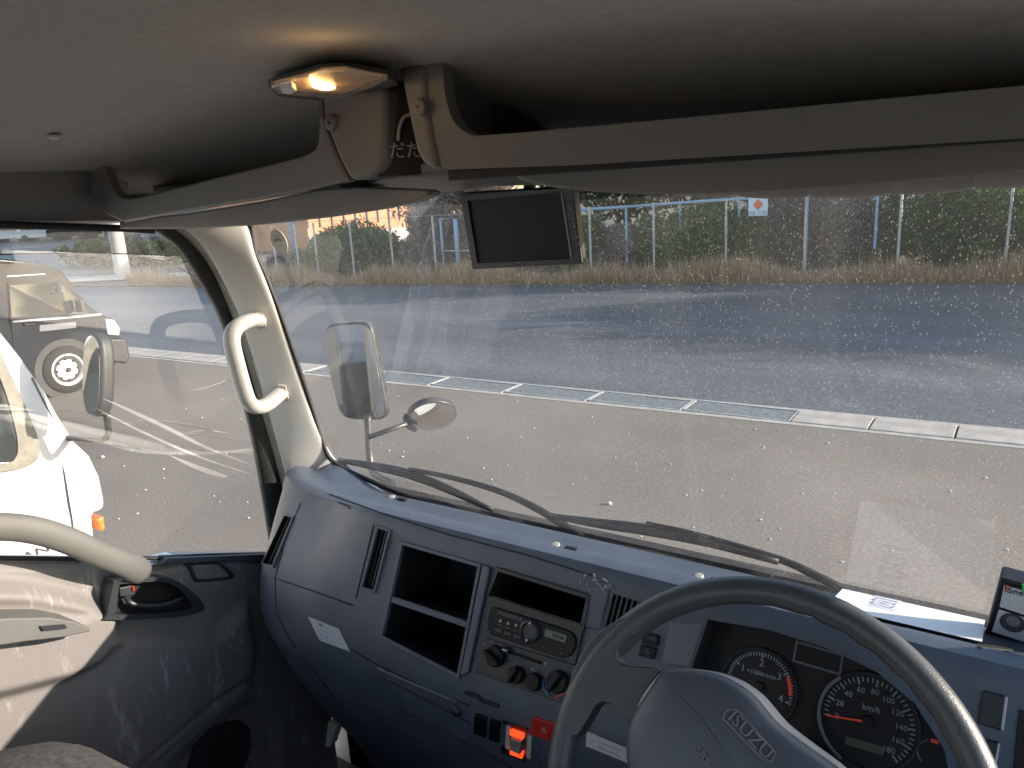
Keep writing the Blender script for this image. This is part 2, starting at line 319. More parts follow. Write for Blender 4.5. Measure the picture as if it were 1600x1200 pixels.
def ring(name, outer, inner, vec, mt, parent=None, **k):
    n = len(outer); vec = V(vec); vs = list(outer) + list(inner) + [p + vec for p in outer] + [p + vec for p in inner]; f = []
    for i in range(n):
        j = (i + 1) % n; f += [(i, j, n + j, n + i), (2 * n + i, 3 * n + i, 3 * n + j, 2 * n + j), (i, 2 * n + i, 2 * n + j, j), (n + i, n + j, 3 * n + j, 3 * n + i)]
    return obj(name, vs, f, mt, parent, **k)
def textmesh(s, size, extr=.0004):
    c = bpy.data.curves.new('t', 'FONT'); c.body = s; c.size = size; c.align_x = 'CENTER'; c.align_y = 'CENTER'; c.extrude = extr; c.resolution_u = 2
    o = bpy.data.objects.new('t', c); COL.objects.link(o); bpy.context.view_layer.update()
    me = bpy.data.meshes.new_from_object(o.evaluated_get(bpy.context.evaluated_depsgraph_get()))
    vs = [v.co.copy() for v in me.vertices]; fs = [tuple(p.vertices) for p in me.polygons]
    bpy.data.objects.remove(o); bpy.data.curves.remove(c); bpy.data.meshes.remove(me); return vs, fs
def addtext(mb, s, size, o, ux, vx, extr=.0004, sx=1):
    o = V(o); ux = V(ux).normalized(); vx = (V(vx) - ux * V(vx).dot(ux)).normalized(); n = ux.cross(vx); vs, fs = textmesh(s, size, extr)
    return mb.add([o + ux * v.x * sx + vx * v.y + n * v.z for v in vs], fs)
def bvh(o):
    dg = bpy.context.evaluated_depsgraph_get(); bpy.context.view_layer.update(); dg.update()
    me = o.evaluated_get(dg).data; mw = o.matrix_world
    return BVHTree.FromPolygons([mw @ v.co for v in me.vertices], [tuple(p.vertices) for p in me.polygons])
def cast(t, px, py, off=0, alt=None):
    d = ray(px, py).normalized(); h = t.ray_cast(CP, d)
    if h[0] is None: return alt(px, py) if alt else None
    n = h[1]
    if n.dot(d) > 0: n = -n
    return h[0] + n * off
def seam(t, pts, r, n=5, off=0):                      # path hugging a surface
    out = []
    for a, b in zip(pts, pts[1:]):
        for k in range(n): q = cast(t, a[0] + (b[0] - a[0]) * k / n, a[1] + (b[1] - a[1]) * k / n, off); out += [q] if q else []
    q = cast(t, *pts[-1], off); return out + ([q] if q else [])
def apply_cuts(o, cutters):
    for c in cutters:
        b = o.modifiers.new('cut', 'BOOLEAN'); b.operation = 'DIFFERENCE'; b.object = c; b.solver = 'EXACT'; b.material_mode = 'TRANSFER'
    bpy.context.view_layer.update(); dg = bpy.context.evaluated_depsgraph_get(); me = bpy.data.meshes.new_from_object(o.evaluated_get(dg), depsgraph=dg)
    o.modifiers.clear(); o.data = me
    for c in cutters: bpy.data.objects.remove(c)
# ================================================================== SETTING
def sheet(name, pts, mt, z=None): return tag(obj(name, pts, [tuple(range(len(pts)))], mt), kind='structure')
FS = .17                                              # the far kerb and the fence run at this slope to the truck
def fy(x, off=0): return 15.8 + off + FS * (x - .515)
sheet('ground', [(-900, -300, -.03), (900, -300, -.03), (900, 1500, -.03), (-900, 1500, -.03)], 'verge')
def gy(x): return 6.87 + .04 * (x - .6)
sheet('parking_lot', [(-60, -40, 0), (60, -40, 0), (60, gy(60) - .30, 0), (-60, gy(-60) - .30, 0)], 'lot')
sheet('road', [(-150, gy(-150) + .17, -.012), (80, gy(80) + .17, -.012), (80, fy(80), -.012), (-24, fy(-24), -.012), (-38, 24, -.012), (-150, 66, -.012)], 'road')
# gutter: concrete channel with caps and steel grates
mb = MB()
def strip(mb, x0, x1, d0, d1, z0, z1): mb.prism([V((x0, gy(x0) + d0, z0)), V((x1, gy(x1) + d0, z0)), V((x1, gy(x1) + d1, z0)), V((x0, gy(x0) + d1, z0))], (0, 0, z1 - z0))
strip(mb, -60, 40, -.31, -.24, -.1, .004); strip(mb, -60, 40, .12, .19, -.1, .002); strip(mb, -60, 40, -.24, .12, -.1, -.05)
tag(mb.build('gutter_kerb', 'concrete'), kind='structure')
GX0, GL = -1.05, .98                                   # the grates end near x=-1.05 and run left
k = 0; x = GX0
proto = None
for k in range(6):
    x1 = GX0 - k * GL; x0 = x1 - GL + .012; mb = MB()
    y0 = gy(x1) - .235; y1 = gy(x1) + .115
    if proto is None:
        for a in np.linspace(0, GL - .03, 40): mb.box((x0 + .01 + a, (y0 + y1) / 2, -.012), (.006, .34, .025))
        for b in np.linspace(y0 + .01, y1 - .01, 12): mb.box(((x0 + x1) / 2, b, -.010), (GL - .02, .006, .03))
        for b in (y0 + .006, y1 - .006): mb.box(((x0 + x1) / 2, b, -.008), (GL - .015, .014, .034))
        for a in (x0 + .007, x1 - .007): mb.box((a, (y0 + y1) / 2, -.008), (.014, .35, .034))
        proto = empty('drain_grate', (x1, y0, 0), 'x', 'drain grate', 'steel drain grates in the gutter'); g = mb.build('grating', 'grate', proto); o = proto
    else:
        o = proto.copy(); COL.objects.link(o); g2 = g.copy(); COL.objects.link(g2); g2.parent = o; g2.matrix_parent_inverse = g.matrix_parent_inverse.copy(); o.location = (x1, y0, 0)
    o['label'] = ['steel mesh drain grate butting the pale concrete caps on the right', 'steel drain grate one place left of the end grate beside the concrete caps',
      'third steel drain grate counted from the concrete caps', 'fourth steel drain grate counted from the concrete caps', 'fifth drain grate from the concrete caps, next to the oval mirror',
      'leftmost steel drain grate, seen beside the tall rectangular mirror'][k]
capp = None; caps = [(GX0 + .01 + i * .62) for i in range(4)] + [GX0 - 6 * GL - (i + 1) * .62 for i in range(14)]
for i, x0 in enumerate(caps):
    if capp is None:
        mb = MB(); strip(mb, x0, x0 + .605, -.235, .115, -.04, .012); capp = mb.build('gutter_cap', 'concrete', bevel=.006); capp['category'] = 'drain cover'; o = capp; bx = x0
    else:
        o = capp.copy(); COL.objects.link(o); o.location = (x0 - bx, gy(x0) - gy(bx), 0)
    tag(o, 'pale concrete gutter cover right of the steel grates, %s from the grates' % ('first', 'second', 'third', 'fourth')[i] if i < 4 else ['first pale concrete gutter cover left of the steel grates', 'second pale concrete cover left of the steel grates', 'third pale concrete cover left of the steel grates', 'gutter cover seen behind the lower end of the pillar', 'gutter cover hidden behind the middle of the pillar', 'first gutter cover seen in the side window beside the pillar', 'second gutter cover left of the pillar in the side window', 'third gutter cover left of the pillar in the side window', 'fourth gutter cover left of the pillar in the side window', 'fifth gutter cover left of the pillar in the side window', 'gutter cover just right of the black van bumper', 'gutter cover at the black van bumper', 'gutter cover behind the front wheel of the black van', 'gutter cover behind the black van body'][i - 4], 'drain cover', 'concrete gutter covers right of the grates' if i < 4 else 'concrete gutter covers left of the grates')
# pebbles
mb = MB()
for i in range(260):
    x = rng.uniform(-7, 2.5); y = rng.uniform(1.8, 6.3); r = rng.uniform(.003, .010) * (1 + (rng.random() < .04))
    mb.lathe((x, y, 0), (0, 0, 1), [(r * .8, 0), (r, r * .5), (r * .5, r)], 5)
tag(mb.build('pebbles', 'stone', smooth=True), 'scattered pale pebbles and grit on the lot', 'grit', kind='stuff')
# far bank: low kerb under the grass
mb = MB(); mb.prism([V((x, fy(x) + a, -.03)) for x, a in ((-26, .0), (60, .0), (60, .10), (-26, .10))], (0, 0, .05)); tag(mb.build('far_kerb', 'verge'), kind='structure')
mb = MB()
for i in range(70000):
    x = rng.uniform(-21, 7.5); cl = .5 + .5 * math.sin(x * 1.7) * math.sin(x * .63 + 1) + rng.normal() * .25
    d = abs(rng.normal()) * .42; 
    if cl < .1 and rng.random() < .55: continue
    y = fy(x) + .12 + d; h = rng.uniform(.14, .52) * (.35 + .95 * max(0, min(1, cl)) ** 1.5); a = rng.uniform(0, 2 * math.pi); w_ = rng.uniform(.006, .014)
    dx, dy = math.cos(a) * w_, math.sin(a) * w_; lx, ly = rng.normal() * .10, rng.normal() * .10
    k = len(mb.v); mb.v += [V((x - dx, y - dy, 0)), V((x + dx, y + dy, 0)), V((x + lx, y + ly, h))]; mb.f.append((k, k + 1, k + 2))
tag(mb.build('dry_grass', 'dry', fix=False), 'tangle of dry tan grass along the foot of the fence', 'grass', kind='stuff')
# fence
fe = empty('wire_fence', (-6, fy(-6, .6), 0), 'grey wire mesh fence with thin steel posts behind the dry grass', 'fence')
FY = .65
def onf(px, py, off=FY):
    r = ray(px, py); t = (15.8 + off + FS * (CP.x - .515) - CP.y) / (r.y - FS * r.x); return CP + r * t
for px in (430, 465, 495, 551, 613, 680, 780, 923, 1022, 1134, 1257, 1403, 1572, 1760, 1960):
    p = onf(px, 400); h = 1.62 + .012 * (p.x + 7)
    MB().tube([V((p.x, p.y, -.03)), V((p.x, p.y, h))], .026, 8).build('post', 'steel_post', fe, smooth=True, auto=40)
a, b = onf(400, 400), onf(2100, 400)
mb = MB()
for zf in (.10, 1.55): mb.tube([V((a.x, a.y - .03, zf)), V((b.x, b.y - .03, zf + .1))], .006, 6)
mb.build('tension_wire', 'steel_post', fe)
obj('wire_mesh', [V((a.x, a.y - .045, .05)), V((b.x, b.y - .045, .05)), V((b.x, b.y - .045, 1.66)), V((a.x, a.y - .045, 1.5))], [(0, 1, 2, 3)], 'wire', fe)
# blue pipe railing behind the fence
br = empty('pipe_railing', (-4, fy(-4, 2), 0), 'tall light blue pipe railing standing behind the wire fence', 'railing')
OB = 1.45
q0, q1 = onf(880, 330, OB), onf(1262, 303, OB)
MB().tube([q0, q1], .032, 8).build('rail', 'blue_pipe', br, smooth=True)
for px, py in ((905, 328), (978, 324), (1063, 318), (1155, 310), (1262, 303), (1372, 297)):
    p = onf(px, py, OB); MB().tube([V((p.x, p.y, -.03)), V((p.x, p.y, p.z + (0 if px < 1300 else .1)))], .028, 8).build('post', 'blue_pipe', br, smooth=True, auto=40)
gt = empty('pipe_gate', (-11, fy(-11, 2), 0), 'low light blue pipe gate seen left of the black monitor', 'gate')
pa, pb = onf(688, 342, OB), onf(735, 338, OB)
MB().tube([V((pa.x, pa.y, -.03)), pa, pb, V((pb.x, pb.y, -.03))], .035, 8).build('frame', 'blue_pipe', gt, smooth=True)
pc = onf(711, 342, OB); MB().tube([V((pc.x, pc.y, -.03)), pc], .055, 8).build('post', 'blue_pipe', gt, smooth=True)
pd, pe_ = onf(690, 392, OB), onf(735, 392, OB); MB().tube([pd, pe_], .02, 8).build('bar', 'steel_post', gt, smooth=True)
# sign
sg = empty('warning_sign', onf(1185, 430, FY - .1) , 'white board with an orange diamond fixed high on the wire fence', 'sign')
FR = Fr(onf(1185, 322, FY - .08), (1, FS, 0), (0, 0, 1))
u0, v0 = FR.uv(1169, 338); u1, v1 = FR.uv(1200, 305)
prism('board', [FR.P(*q) for q in ((u0, v0), (u1, v0), (u1, v1), (u0, v1))], -FR.n * .02, 'sign_white', sg, bevel=.004)
cu, cv = FR.uv(1184.5, 319.5); d = (u1 - u0) * .27
prism('diamond', [FR.P(cu + a * d, cv + b * d * 1.1, .002) for a, b in ((1, 0), (0, 1), (-1, 0), (0, -1))], FR.n * .006, 'sign_orange', sg)
mb = MB()
for i in range(4): addtext(mb, '安全第一 立入禁止'[:9], .045, FR.P((u0 + u1) / 2, v0 + .03 + .045 * i, .003), FR.u, FR.v) if i < 2 else None
mb.build('lettering', 'print_dim', sg)
# foliage
def foliage(name, c, r, n, leaf, mt, clumps=40, seed=1, base=0, aspect=1.6, shell=.6):
    g = np.random.default_rng(seed); c = np.array(c); r = np.array(r)
    d = g.normal(size=(clumps, 3)); d /= np.linalg.norm(d, axis=1)[:, None]; d[:, 2] = np.where(d[:, 2] < -.5, -d[:, 2], d[:, 2])
    cc = c + d * r * (shell + (1 - shell) * g.random((clumps, 1)) * 1.15); rad = np.mean(r) * (.16 + .2 * g.random(clumps))
    i = g.integers(0, clumps, n); off = g.normal(size=(n, 3)); off /= np.linalg.norm(off, axis=1)[:, None]; off *= (g.random((n, 1)) ** .5) * 1.15
    p = cc[i] + off * rad[i][:, None]; fill = g.random(n) < .18
    q = g.normal(size=(n, 3)); q /= np.linalg.norm(q, axis=1)[:, None]; p[fill] = (c + q * r * (g.random((n, 1)) ** .4) * .95)[fill]
    p = p[p[:, 2] > base + .02]; n = len(p)
    a = g.normal(size=(n, 3)); a /= np.linalg.norm(a, axis=1)[:, None]; b = g.normal(size=(n, 3)); b = np.cross(a, b); b /= np.linalg.norm(b, axis=1)[:, None]
    s = leaf * (.6 + .8 * g.random((n, 1))); v = np.concatenate([p - a * s * aspect, p + b * s * .5, p + a * s * aspect, p - b * s * .5], 1).reshape(-1, 3)
    me = bpy.data.meshes.new(name); me.vertices.add(4 * n); me.vertices.foreach_set('co', v.ravel()); me.loops.add(4 * n); me.loops.foreach_set('vertex_index', np.arange(4 * n, dtype=np.int32))
    me.polygons.add(n); me.polygons.foreach_set('loop_start', np.arange(0, 4 * n, 4, dtype=np.int32)); me.update(); me.validate()
    return me
def plant(name, label, cat, loc, c, r, n, leaf, mt, group=None, trunk=None, clumps=40, seed=1, aspect=1.6, limbs=6, shell=.6):
    e = empty(name, loc, label, cat, group); me = foliage('crown', c, r, n, leaf, mt, clumps, seed, loc[2], aspect, shell)
    o = bpy.data.objects.new('crown' if trunk else 'foliage', me); link(o, mt, e, False, 0, 0, 0)
    g = random.Random(seed); mb = MB(); tr = trunk or .03
    top = V((c[0], c[1], c[2] - r[2] * .3 if trunk else c[2])); b0 = V(loc)
    if trunk: mb.tube(smoothpath([b0, b0.lerp(top, .5) + V((g.uniform(-.1, .1), g.uniform(-.1, .1), 0)), top], 4), [tr * (1 - .05 * i) for i in range(9)], 8)
    for i in range(limbs):
        a = g.uniform(0, 6.28); st = b0.lerp(top, g.uniform(.45, .95)) if trunk else b0 + V((g.uniform(-.3, .3) * r[0], g.uniform(-.3, .3) * r[1], 0))
        en = V((c[0] + math.cos(a) * r[0] * .7, c[1] + math.sin(a) * r[1] * .7, c[2] + g.uniform(-.1, .7) * r[2]))
        mb.tube(smoothpath([st, st.lerp(en, .5) + V((0, 0, .08 * r[2])), en], 3), [tr * .45 * (1 - .11 * j) for j in range(7)], 6)
    mb.build('trunk' if trunk else 'stem', 'trunk', e, smooth=True); return e
G1 = 'shrubs growing behind the wire fence'
def gp(px, off): return onf(px, 430, off)
def shrub(name, label, px0, px1, pytop, off, n, leaf, mt, seed, depth=.8, **k):
    a, b = onf(px0, 430, off), onf(px1, 430, off); top = onf((px0 + px1) / 2, pytop, off).z * .98; leaf *= 1.35 if mt != 'twig' else .8; n = int(n * (1 if mt != 'twig' else 1.5)); cx, cy = (a.x + b.x) / 2, (a.y + b.y) / 2
    return plant(name, label, 'shrub', (cx, cy, -.03), (cx, cy, top * .44), (abs(b.x - a.x) / 2 * 1.02, depth, top * .60), n, leaf, mt, G1, None, seed=seed, **k)
shrub('evergreen_bush', 'rounded green bush in front of the orange building', 492, 625, 360, 1.9, 17000, .035, 'leaf', 11, 1.1, clumps=60, shell=.75)
shrub('evergreen_bush', 'green bush below the blue railing, left of the diamond sign', 995, 1190, 332, 1.6, 26000, .032, 'leaf', 12, .8, clumps=60)
shrub('evergreen_bush', 'largest green bush, behind the two rightmost fence posts', 1375, 1760, 285, 1.8, 50000, .032, 'leaf', 13, .9, clumps=90)
shrub('evergreen_bush', 'small green bush just right of the black monitor', 880, 945, 345, 1.7, 6000, .032, 'leaf', 14, .6)
shrub('evergreen_bush', 'low dark green bush at the foot of the fence left of the large bush', 1315, 1405, 385, 1.6, 7000, .03, 'leaf_dark', 18, .5)
shrub('bare_shrub', 'brown leafless shrub between the monitor and the green bush', 915, 1025, 352, 2.2, 14000, .03, 'twig', 21, .7, aspect=3)
shrub('bare_shrub', 'brown leafless shrub between the diamond sign and the large green bush', 1170, 1395, 306, 2.4, 26000, .03, 'twig', 22, .8, aspect=3, clumps=70)
shrub('bare_shrub', 'tall brown leafless shrub left of the black monitor', 640, 745, 330, 2.6, 15000, .032, 'twig', 23, 1.0, aspect=3)
shrub('bare_shrub', 'brown leafless shrub hidden low behind the black monitor', 735, 900, 350, 2.2, 14000, .032, 'twig', 24, .8, aspect=3)
shrub('bare_shrub', 'low brown shrub left of the rounded green bush', 435, 510, 395, 2.2, 7000, .03, 'twig', 25, .7, aspect=3)
shrub('bare_shrub', 'low brown shrub right of the rounded green bush', 600, 700, 385, 2.2, 9000, .03, 'twig', 26, .6, aspect=3)
G2 = 'trees beyond the fence'
def tree(label, loc, h, r, n, leaf, mt, seed, **k):
    return plant('broadleaf_tree' if mt != 'twig' else 'bare_tree', label, 'tree', loc, (loc[0], loc[1], h * .62), (r, r, h * .42), n, leaf, mt, G2, .09 + h * .012, seed=seed, clumps=70, limbs=9, **k)
tree('dark leafy tree behind the left end of the blue railing', (-8.5, 19.5, -.03), 4.6, 2.4, 26000, .09, 'leaf_dark', 31)
tree('dark leafy tree behind the middle of the blue railing', (-5.2, 21.5, -.03), 5.2, 2.5, 26000, .09, 'leaf_dark', 32)
tree('dark tree behind the brown shrub, next to the last blue post', (-2.2, 20.6, -.03), 5.0, 2.2, 26000, .09, 'leaf_dark', 33)
tree('bare brown tree behind the diamond sign', (-4.6, 18.8, -.03), 4.2, 1.4, 16000, .045, 'twig', 34, aspect=3)
tree('dark tree behind the largest green bush', (1.2, 20.5, -.03), 5.4, 2.4, 26000, .09, 'leaf_dark', 35)
tree('bare brown tree behind the blue pipe gate', (-15, 20.5, -.03), 4.0, 1.9, 15000, .05, 'twig', 36, aspect=3)
for i, (x, y, h, l) in enumerate(((10, 18.9, 4.8, 'nearest'), (15.5, 19.8, 5.6, 'middle'), (22, 20.8, 6.2, 'farthest'))):
    tree('%s of the tall trees beyond the right end of the fence' % l, (x, y, -.03), h, 2.6, 12000, .07, 'leaf_dark', 40 + i)
# buildings behind
def building(name, label, p0, p1, dep, h, wall, parts):
    p0, p1 = V((*p0, 0)), V((*p1, 0)); u = (p1 - p0).normalized(); n = V((-u.y, u.x, 0)); e = empty(name, (p0 + p1) / 2, label, 'building'); L = (p1 - p0).length
    def q(a, d, z): return p0 + u * a + n * d + V((0, 0, z))
    prism('wall', [q(0, 0, -.05), q(L, 0, -.05), q(L, dep, -.05), q(0, dep, -.05)], (0, 0, h), wall, e)
    prism('roof', [q(-.2, -.2, h - .05), q(L + .2, -.2, h - .05), q(L + .2, dep + .2, h - .05), q(-.2, dep + .2, h - .05)], (0, 0, .2), 'roofing', e)
    parts(e, q, L, h); return e
def orange(e, q, L, h):
    mb = MB(); a = .0
    while a < L: mb.prism([q(a, -.001, .95), q(a + .07, -.001, .95), q(a + .07, -.05, .95), q(a, -.05, .95)], (0, 0, h - 1.1)); a += .62
    mb.build('seam_rib', 'roofing', e)
    prism('plinth', [q(0, 0, 0), q(L, 0, 0), q(L, -.12, 0), q(0, -.12, 0)], (0, 0, .62), 'white_wall', e)
A, B = atd(478, 340, 32), atd(638, 340, 36)
building('orange_building', 'orange metal clad building with dark vertical seams and pale base', (A.x, A.y), (B.x, B.y), 8, 6, 'orange_wall', orange)
def plainwin(e, q, L, h):
    a = 1.2
    while a < L - 2:
        prism('window', [q(a, -.01, h * .45), q(a + 1.4, -.01, h * .45), q(a + 1.4, -.06, h * .45), q(a, -.06, h * .45)], (0, 0, 1.1), 'carglass', e); a += 3.4
A, B = atd(640, 340, 46), atd(780, 340, 50)
building('grey_building', 'pale grey building right of the orange building', (A.x, A.y), (B.x, B.y), 8, 6.5, 'grey_wall', plainwin)
A, B = atd(385, 340, 48), atd(478, 340, 42)
building('white_building', 'pale wall behind the round window sticker, left of the orange building', (A.x, A.y), (B.x, B.y), 6, 6, 'white_wall', plainwin)
A, B = atd(-140, 340, 150), atd(330, 330, 135)
building('beige_warehouse', 'wide beige warehouse far across the road in the side window', (A.x, A.y), (B.x, B.y), 25, 9, 'beige_wall', plainwin)
A, B = atd(215, 340, 62), atd(330, 340, 55)
building('brown_building', 'brown low building behind the white pole', (A.x, A.y), (B.x, B.y), 10, 5, 'grey_wall', plainwin)
def plantf(label, px, dist, w_, h, mt, seed, n=5000):
    p = atd(px, 360, dist); tree(label, (p.x, p.y, -.03), h, w_, n, .16, mt, seed)
plantf('round green tree at the far left in front of the warehouse', 25, 88, 4.0, 4.6, 'leaf', 51)
plantf('round green tree second from left in front of the warehouse', 75, 84, 4.0, 4.8, 'leaf', 52)
plantf('round green tree third from left in front of the warehouse', 122, 80, 3.6, 4.6, 'leaf_dark', 53)
plantf('dark tree just left of the white pole', 165, 70, 3.4, 5.4, 'leaf_dark', 54)
def hedge(labels, pxa, pxb, py, seed):
    for i, px in enumerate(np.linspace(pxa, pxb, 5)):
        label = labels[i]
        p = onz(px, py, 0); plant('hedge_shrub', label, 'shrub', (p.x, p.y, -.03), (p.x, p.y, .35), (1.3, .8, .5), 1400, .08, 'leaf_dark', 'low shrubs across the road', None, seed=seed + i, clumps=16)
hedge(['leftmost low dark shrub in the row across the road', 'second low dark shrub from the left, left of the white pole', 'low dark shrub directly behind the white pole', 'low dark shrub just right of the white pole', 'rightmost low dark shrub in the row across the road'], 130, 262, 414, 60)
# pole
p = onz(193, 432, 0); pole = empty('utility_pole', p, 'white concrete utility pole across the road in the side window', 'utility pole')
MB().lathe(p, (0, 0, 1), [(.24, 0), (.22, 3), (.18, 9)], 16).build('shaft', 'pole', pole, smooth=True, auto=40)
MB().box((p.x, p.y, 8.2), (1.8, .1, .1), .8).build('crossarm', 'metal_dark', pole)
p = onf(463, 420, 2.2); lp = empty('sign_pole', (p.x, p.y, 0), 'pale blue pole behind the fence beside the round sticker', 'pole')
MB().tube([V((p.x, p.y, -.03)), V((p.x - .1, p.y, 4))], .06, 10).build('shaft', 'blue_pipe', lp, smooth=True); MB().lathe((p.x - .1, p.y, 4), (0, 0, 1), [(.065, 0), (.06, .03), (.02, .05)], 10).build('cap', 'steel_post', lp)
# far verge with dry patches
sheet('far_pavement', [onz(100, 441, .02), onz(300, 432, .02), onz(330, 424, .02), onz(100, 432, .02)], 'concrete')
# ------------------------------------------------------------------ vehicles
def extrude_profile(name, prof, x0, x1, mt, parent, bevel=.05, tum=None, xf=None, segs=4):
    """side outline (y, z) extruded across; tum(z) narrows the width with height"""
    xs = [x0, x1]; vs = []; n = len(prof); mid = (x0 + x1) / 2; hw = (x1 - x0) / 2
    for s in (-1, 1):
        for (y, z) in prof: k = tum(z) if tum else 1; vs.append(V((mid + s * hw * k, y, z)))
    fs = [tuple(range(n)), tuple(range(2 * n - 1, n - 1, -1))] + [(i, (i + 1) % n, (i + 1) % n + n, i + n) for i in range(n)]
    return obj(name, vs, fs, mt, parent, bevel=bevel, segs=segs, angle=25)
def wheel(parent, c, r, wd, side, rimmat='rim'):
    w_ = MB().lathe(c, (side, 0, 0), [(r * .6, -wd / 2), (r * .94, -wd / 2), (r, -wd * .38), (r, wd * .38), (r * .94, wd / 2), (r * .64, wd / 2), (r * .6, wd * .3)], 36).build('wheel', 'tyre', parent, smooth=True, auto=50)
    rm = MB().lathe(c, (side, 0, 0), [(r * .6, wd * .25), (r * .67, wd * .56), (r * .60, wd * .56), (r * .54, wd * .36), (r * .3, wd * .42), (r * .22, wd * .52), (r * .1, wd * .55)], 36).build('rim', rimmat, w_, smooth=True, auto=30)
    mb = MB()
    for k in range(8): t = k * math.pi / 4; mb.lathe(V(c) + V((side * wd * .385, math.cos(t) * r * .43, math.sin(t) * r * .43)), (side, 0, 0), [(r * .055, 0), (r * .055, .012)], 8)
    mb.build('rim_hole', 'black', w_); MB().lathe(V(c) + V((side * wd * .53, 0, 0)), (side, 0, 0), [(r * .1, 0), (r * .1, .02), (r * .05, .03)], 12).build('hub_cap', 'metal_dark', w_)
VX = -9.0
def vp(px, py): q = onx(px, py, VX); return (q.y, q.z)
bv = empty('parked_van', (VX - .7, 4, 0), 'black van parked with its steel wheel and headlight facing the road', 'van')
fr = [vp(100, 422), vp(118, 445), vp(140, 478), vp(158, 490), vp(175, 498), vp(187, 512), vp(190, 545), vp(188, 562)]
prof = [(1.3, .30), (1.3, 1.72), (1.6, 1.80), (3.4, 1.81)] + [vp(60, 408)] + fr
prof.append((fr[-1][0] - .05, .22)); prof.append((1.5, .22))
def tumv(z): return 1 if z < 1.0 else 1 - (z - 1.0) * .13
extrude_profile('body', prof, VX - 1.45, VX, 'black_paint', bv, .04, tumv)
def side(px, py, off=.004):                            # on the tapered side of the van
    q = onx(px, py, VX); x = (VX - .725) + .725 * tumv(q.z) + off; q = onx(px, py, x); return q
prism('side_window', [side(*q) for q in ((14, 446), (92, 440), (106, 452), (132, 480), (137, 489), (108, 491), (18, 496))], (.004, 0, 0), 'carglass', bv)
mb = MB(); mb.tube([side(*q, .006) for q in ((10, 432), (70, 428))], .012, 6); mb.build('rain_rail', 'chrome', bv)
mb = MB(); mb.tube([side(*q, .006) for q in ((20, 503), (100, 497), (158, 491))], .014, 6); mb.build('waist_trim', 'rim', bv, smooth=True)
mb = MB(); mb.tube([side(*q, .004) for q in ((12, 440), (16, 500), (24, 560))], .006, 6); mb.tube([side(*q, .004) for q in ((137, 489), (150, 494), (150, 540), (140, 552))], .005, 6); mb.build('door_seam', 'black', bv)
mb = MB(); mb.tube([side(*q, .02) for q in ((38, 507), (55, 506))], .014, 6); mb.build('door_handle', 'black', bv)
prism('name_plate', [side(*q, .004) for q in ((62, 508), (118, 503), (119, 512), (62, 518))], (.003, 0, 0), 'print_dim', bv)
prism('headlight', [side(*q, -.03) for q in ((162, 498), (176, 500), (184, 512), (184, 524), (166, 522))], (.04, 0, 0), 'lamp', bv, bevel=.01)
hb = [side(*q, 0) for q in ((140, 530), (190, 530), (196, 558), (190, 570), (160, 566), (150, 552))]
prism('bumper', [q + V((.02, .06, 0)) for q in hb], (-1.5, 0, 0), 'bumper', bv, bevel=.03)
q = side(125, 478, .14); MB().box(q, (.16, .06, .16)).build('door_mirror', 'black', bv, bevel=.02); 
WR = .29; qf = onx(108, 590, VX + .01)
wheel(bv, V((VX - .06, qf.y, WR)), WR, .17, 1); wheel(bv, V((VX - .06, 1.9, WR)), WR, .17, 1)
MB().lathe(V((VX - .02, qf.y, WR)), (1, 0, 0), [(WR * 1.28, -.2), (WR * 1.28, .026)], 32).build('wheel_arch', 'bumper', bv)
MB().box((VX - 1.1, 4.2, .35), (.5, 3, .2)).build('underbody', 'black', bv)
# white truck alongside
WX = -2.3
def wp(px, py, x=WX): q = onx(px, py, x); return (q.y, q.z)
wt = empty('parked_truck', (WX - .8, .5, 0), 'white truck cab parked alongside, filling the left window', 'truck')
fr = [wp(-40, 470), wp(0, 505), wp(40, 558), wp(75, 610), wp(95, 650), wp(118, 690), wp(142, 712), wp(158, 745), wp(165, 780), wp(166, 797), wp(146, 803), wp(150, 845)]
prof = [(-.45, .45), (-.45, 2.05), (-.3, 2.15), (fr[0][0] - .25, 2.15)] + fr + [(fr[-1][0] + .02, .45)]
def tumw(z): return 1 if z < 1.3 else 1 - (z - 1.3) * .1
extrude_profile('body', prof, WX - 1.7, WX, 'white_paint', wt, .045, tumw)
def ws_(px, py, off=.004):
    q = onx(px, py, WX); x = (WX - .85) + .85 * tumw(q.z) + off; return onx(px, py, x)
def spp(l, n=4): return [ws_(p.x, p.y) for p in smoothpath([V((*q, 0)) for q in l], n)]
WIN = spp(((-120, 520), (-30, 540), (2, 600), (20, 660), (26, 695), (22, 715), (0, 724), (-120, 735)))
WOUT = spp(((-130, 500), (-25, 520), (12, 580), (42, 645), (60, 695), (52, 722), (10, 735), (-130, 748)))
prism('side_window', WIN, (.005, 0, 0), 'carglass', wt)
ring('window_frame', WOUT, WIN, (.010, 0, 0), M['khaki'], wt)
mb = MB(); mb.tube([ws_(*q, .001) for q in ((50, 590), (80, 650), (100, 740), (112, 810), (120, 872), (124, 930))], .0035, 6); mb.build('door_seam', 'metal_dark', wt)
mb = MB(); q = ws_(72, 858); q.x = WX + .002; addtext(mb, 'CANTER', .042, q, (0, 1, .0), (0, 0, 1), .002, 1.6); mb.build('lettering', 'ink', wt)
prism('corner_lamp', [ws_(*q, .0) for q in ((150, 812), (163, 806), (165, 828), (158, 832))], (-.10, 0, 0), 'orange_lamp', wt, bevel=.01)
wheel(wt, V((WX - .15, .62, .36)), .36, .2, 1)
prism('cargo_box', [V((WX + .05, -.6, .9)), V((WX + .05, -5, .9)), V((WX - 1.85, -5, .9)), V((WX - 1.85, -.6, .9))], (0, 0, 2.1), 'cargo', wt, bevel=.02)
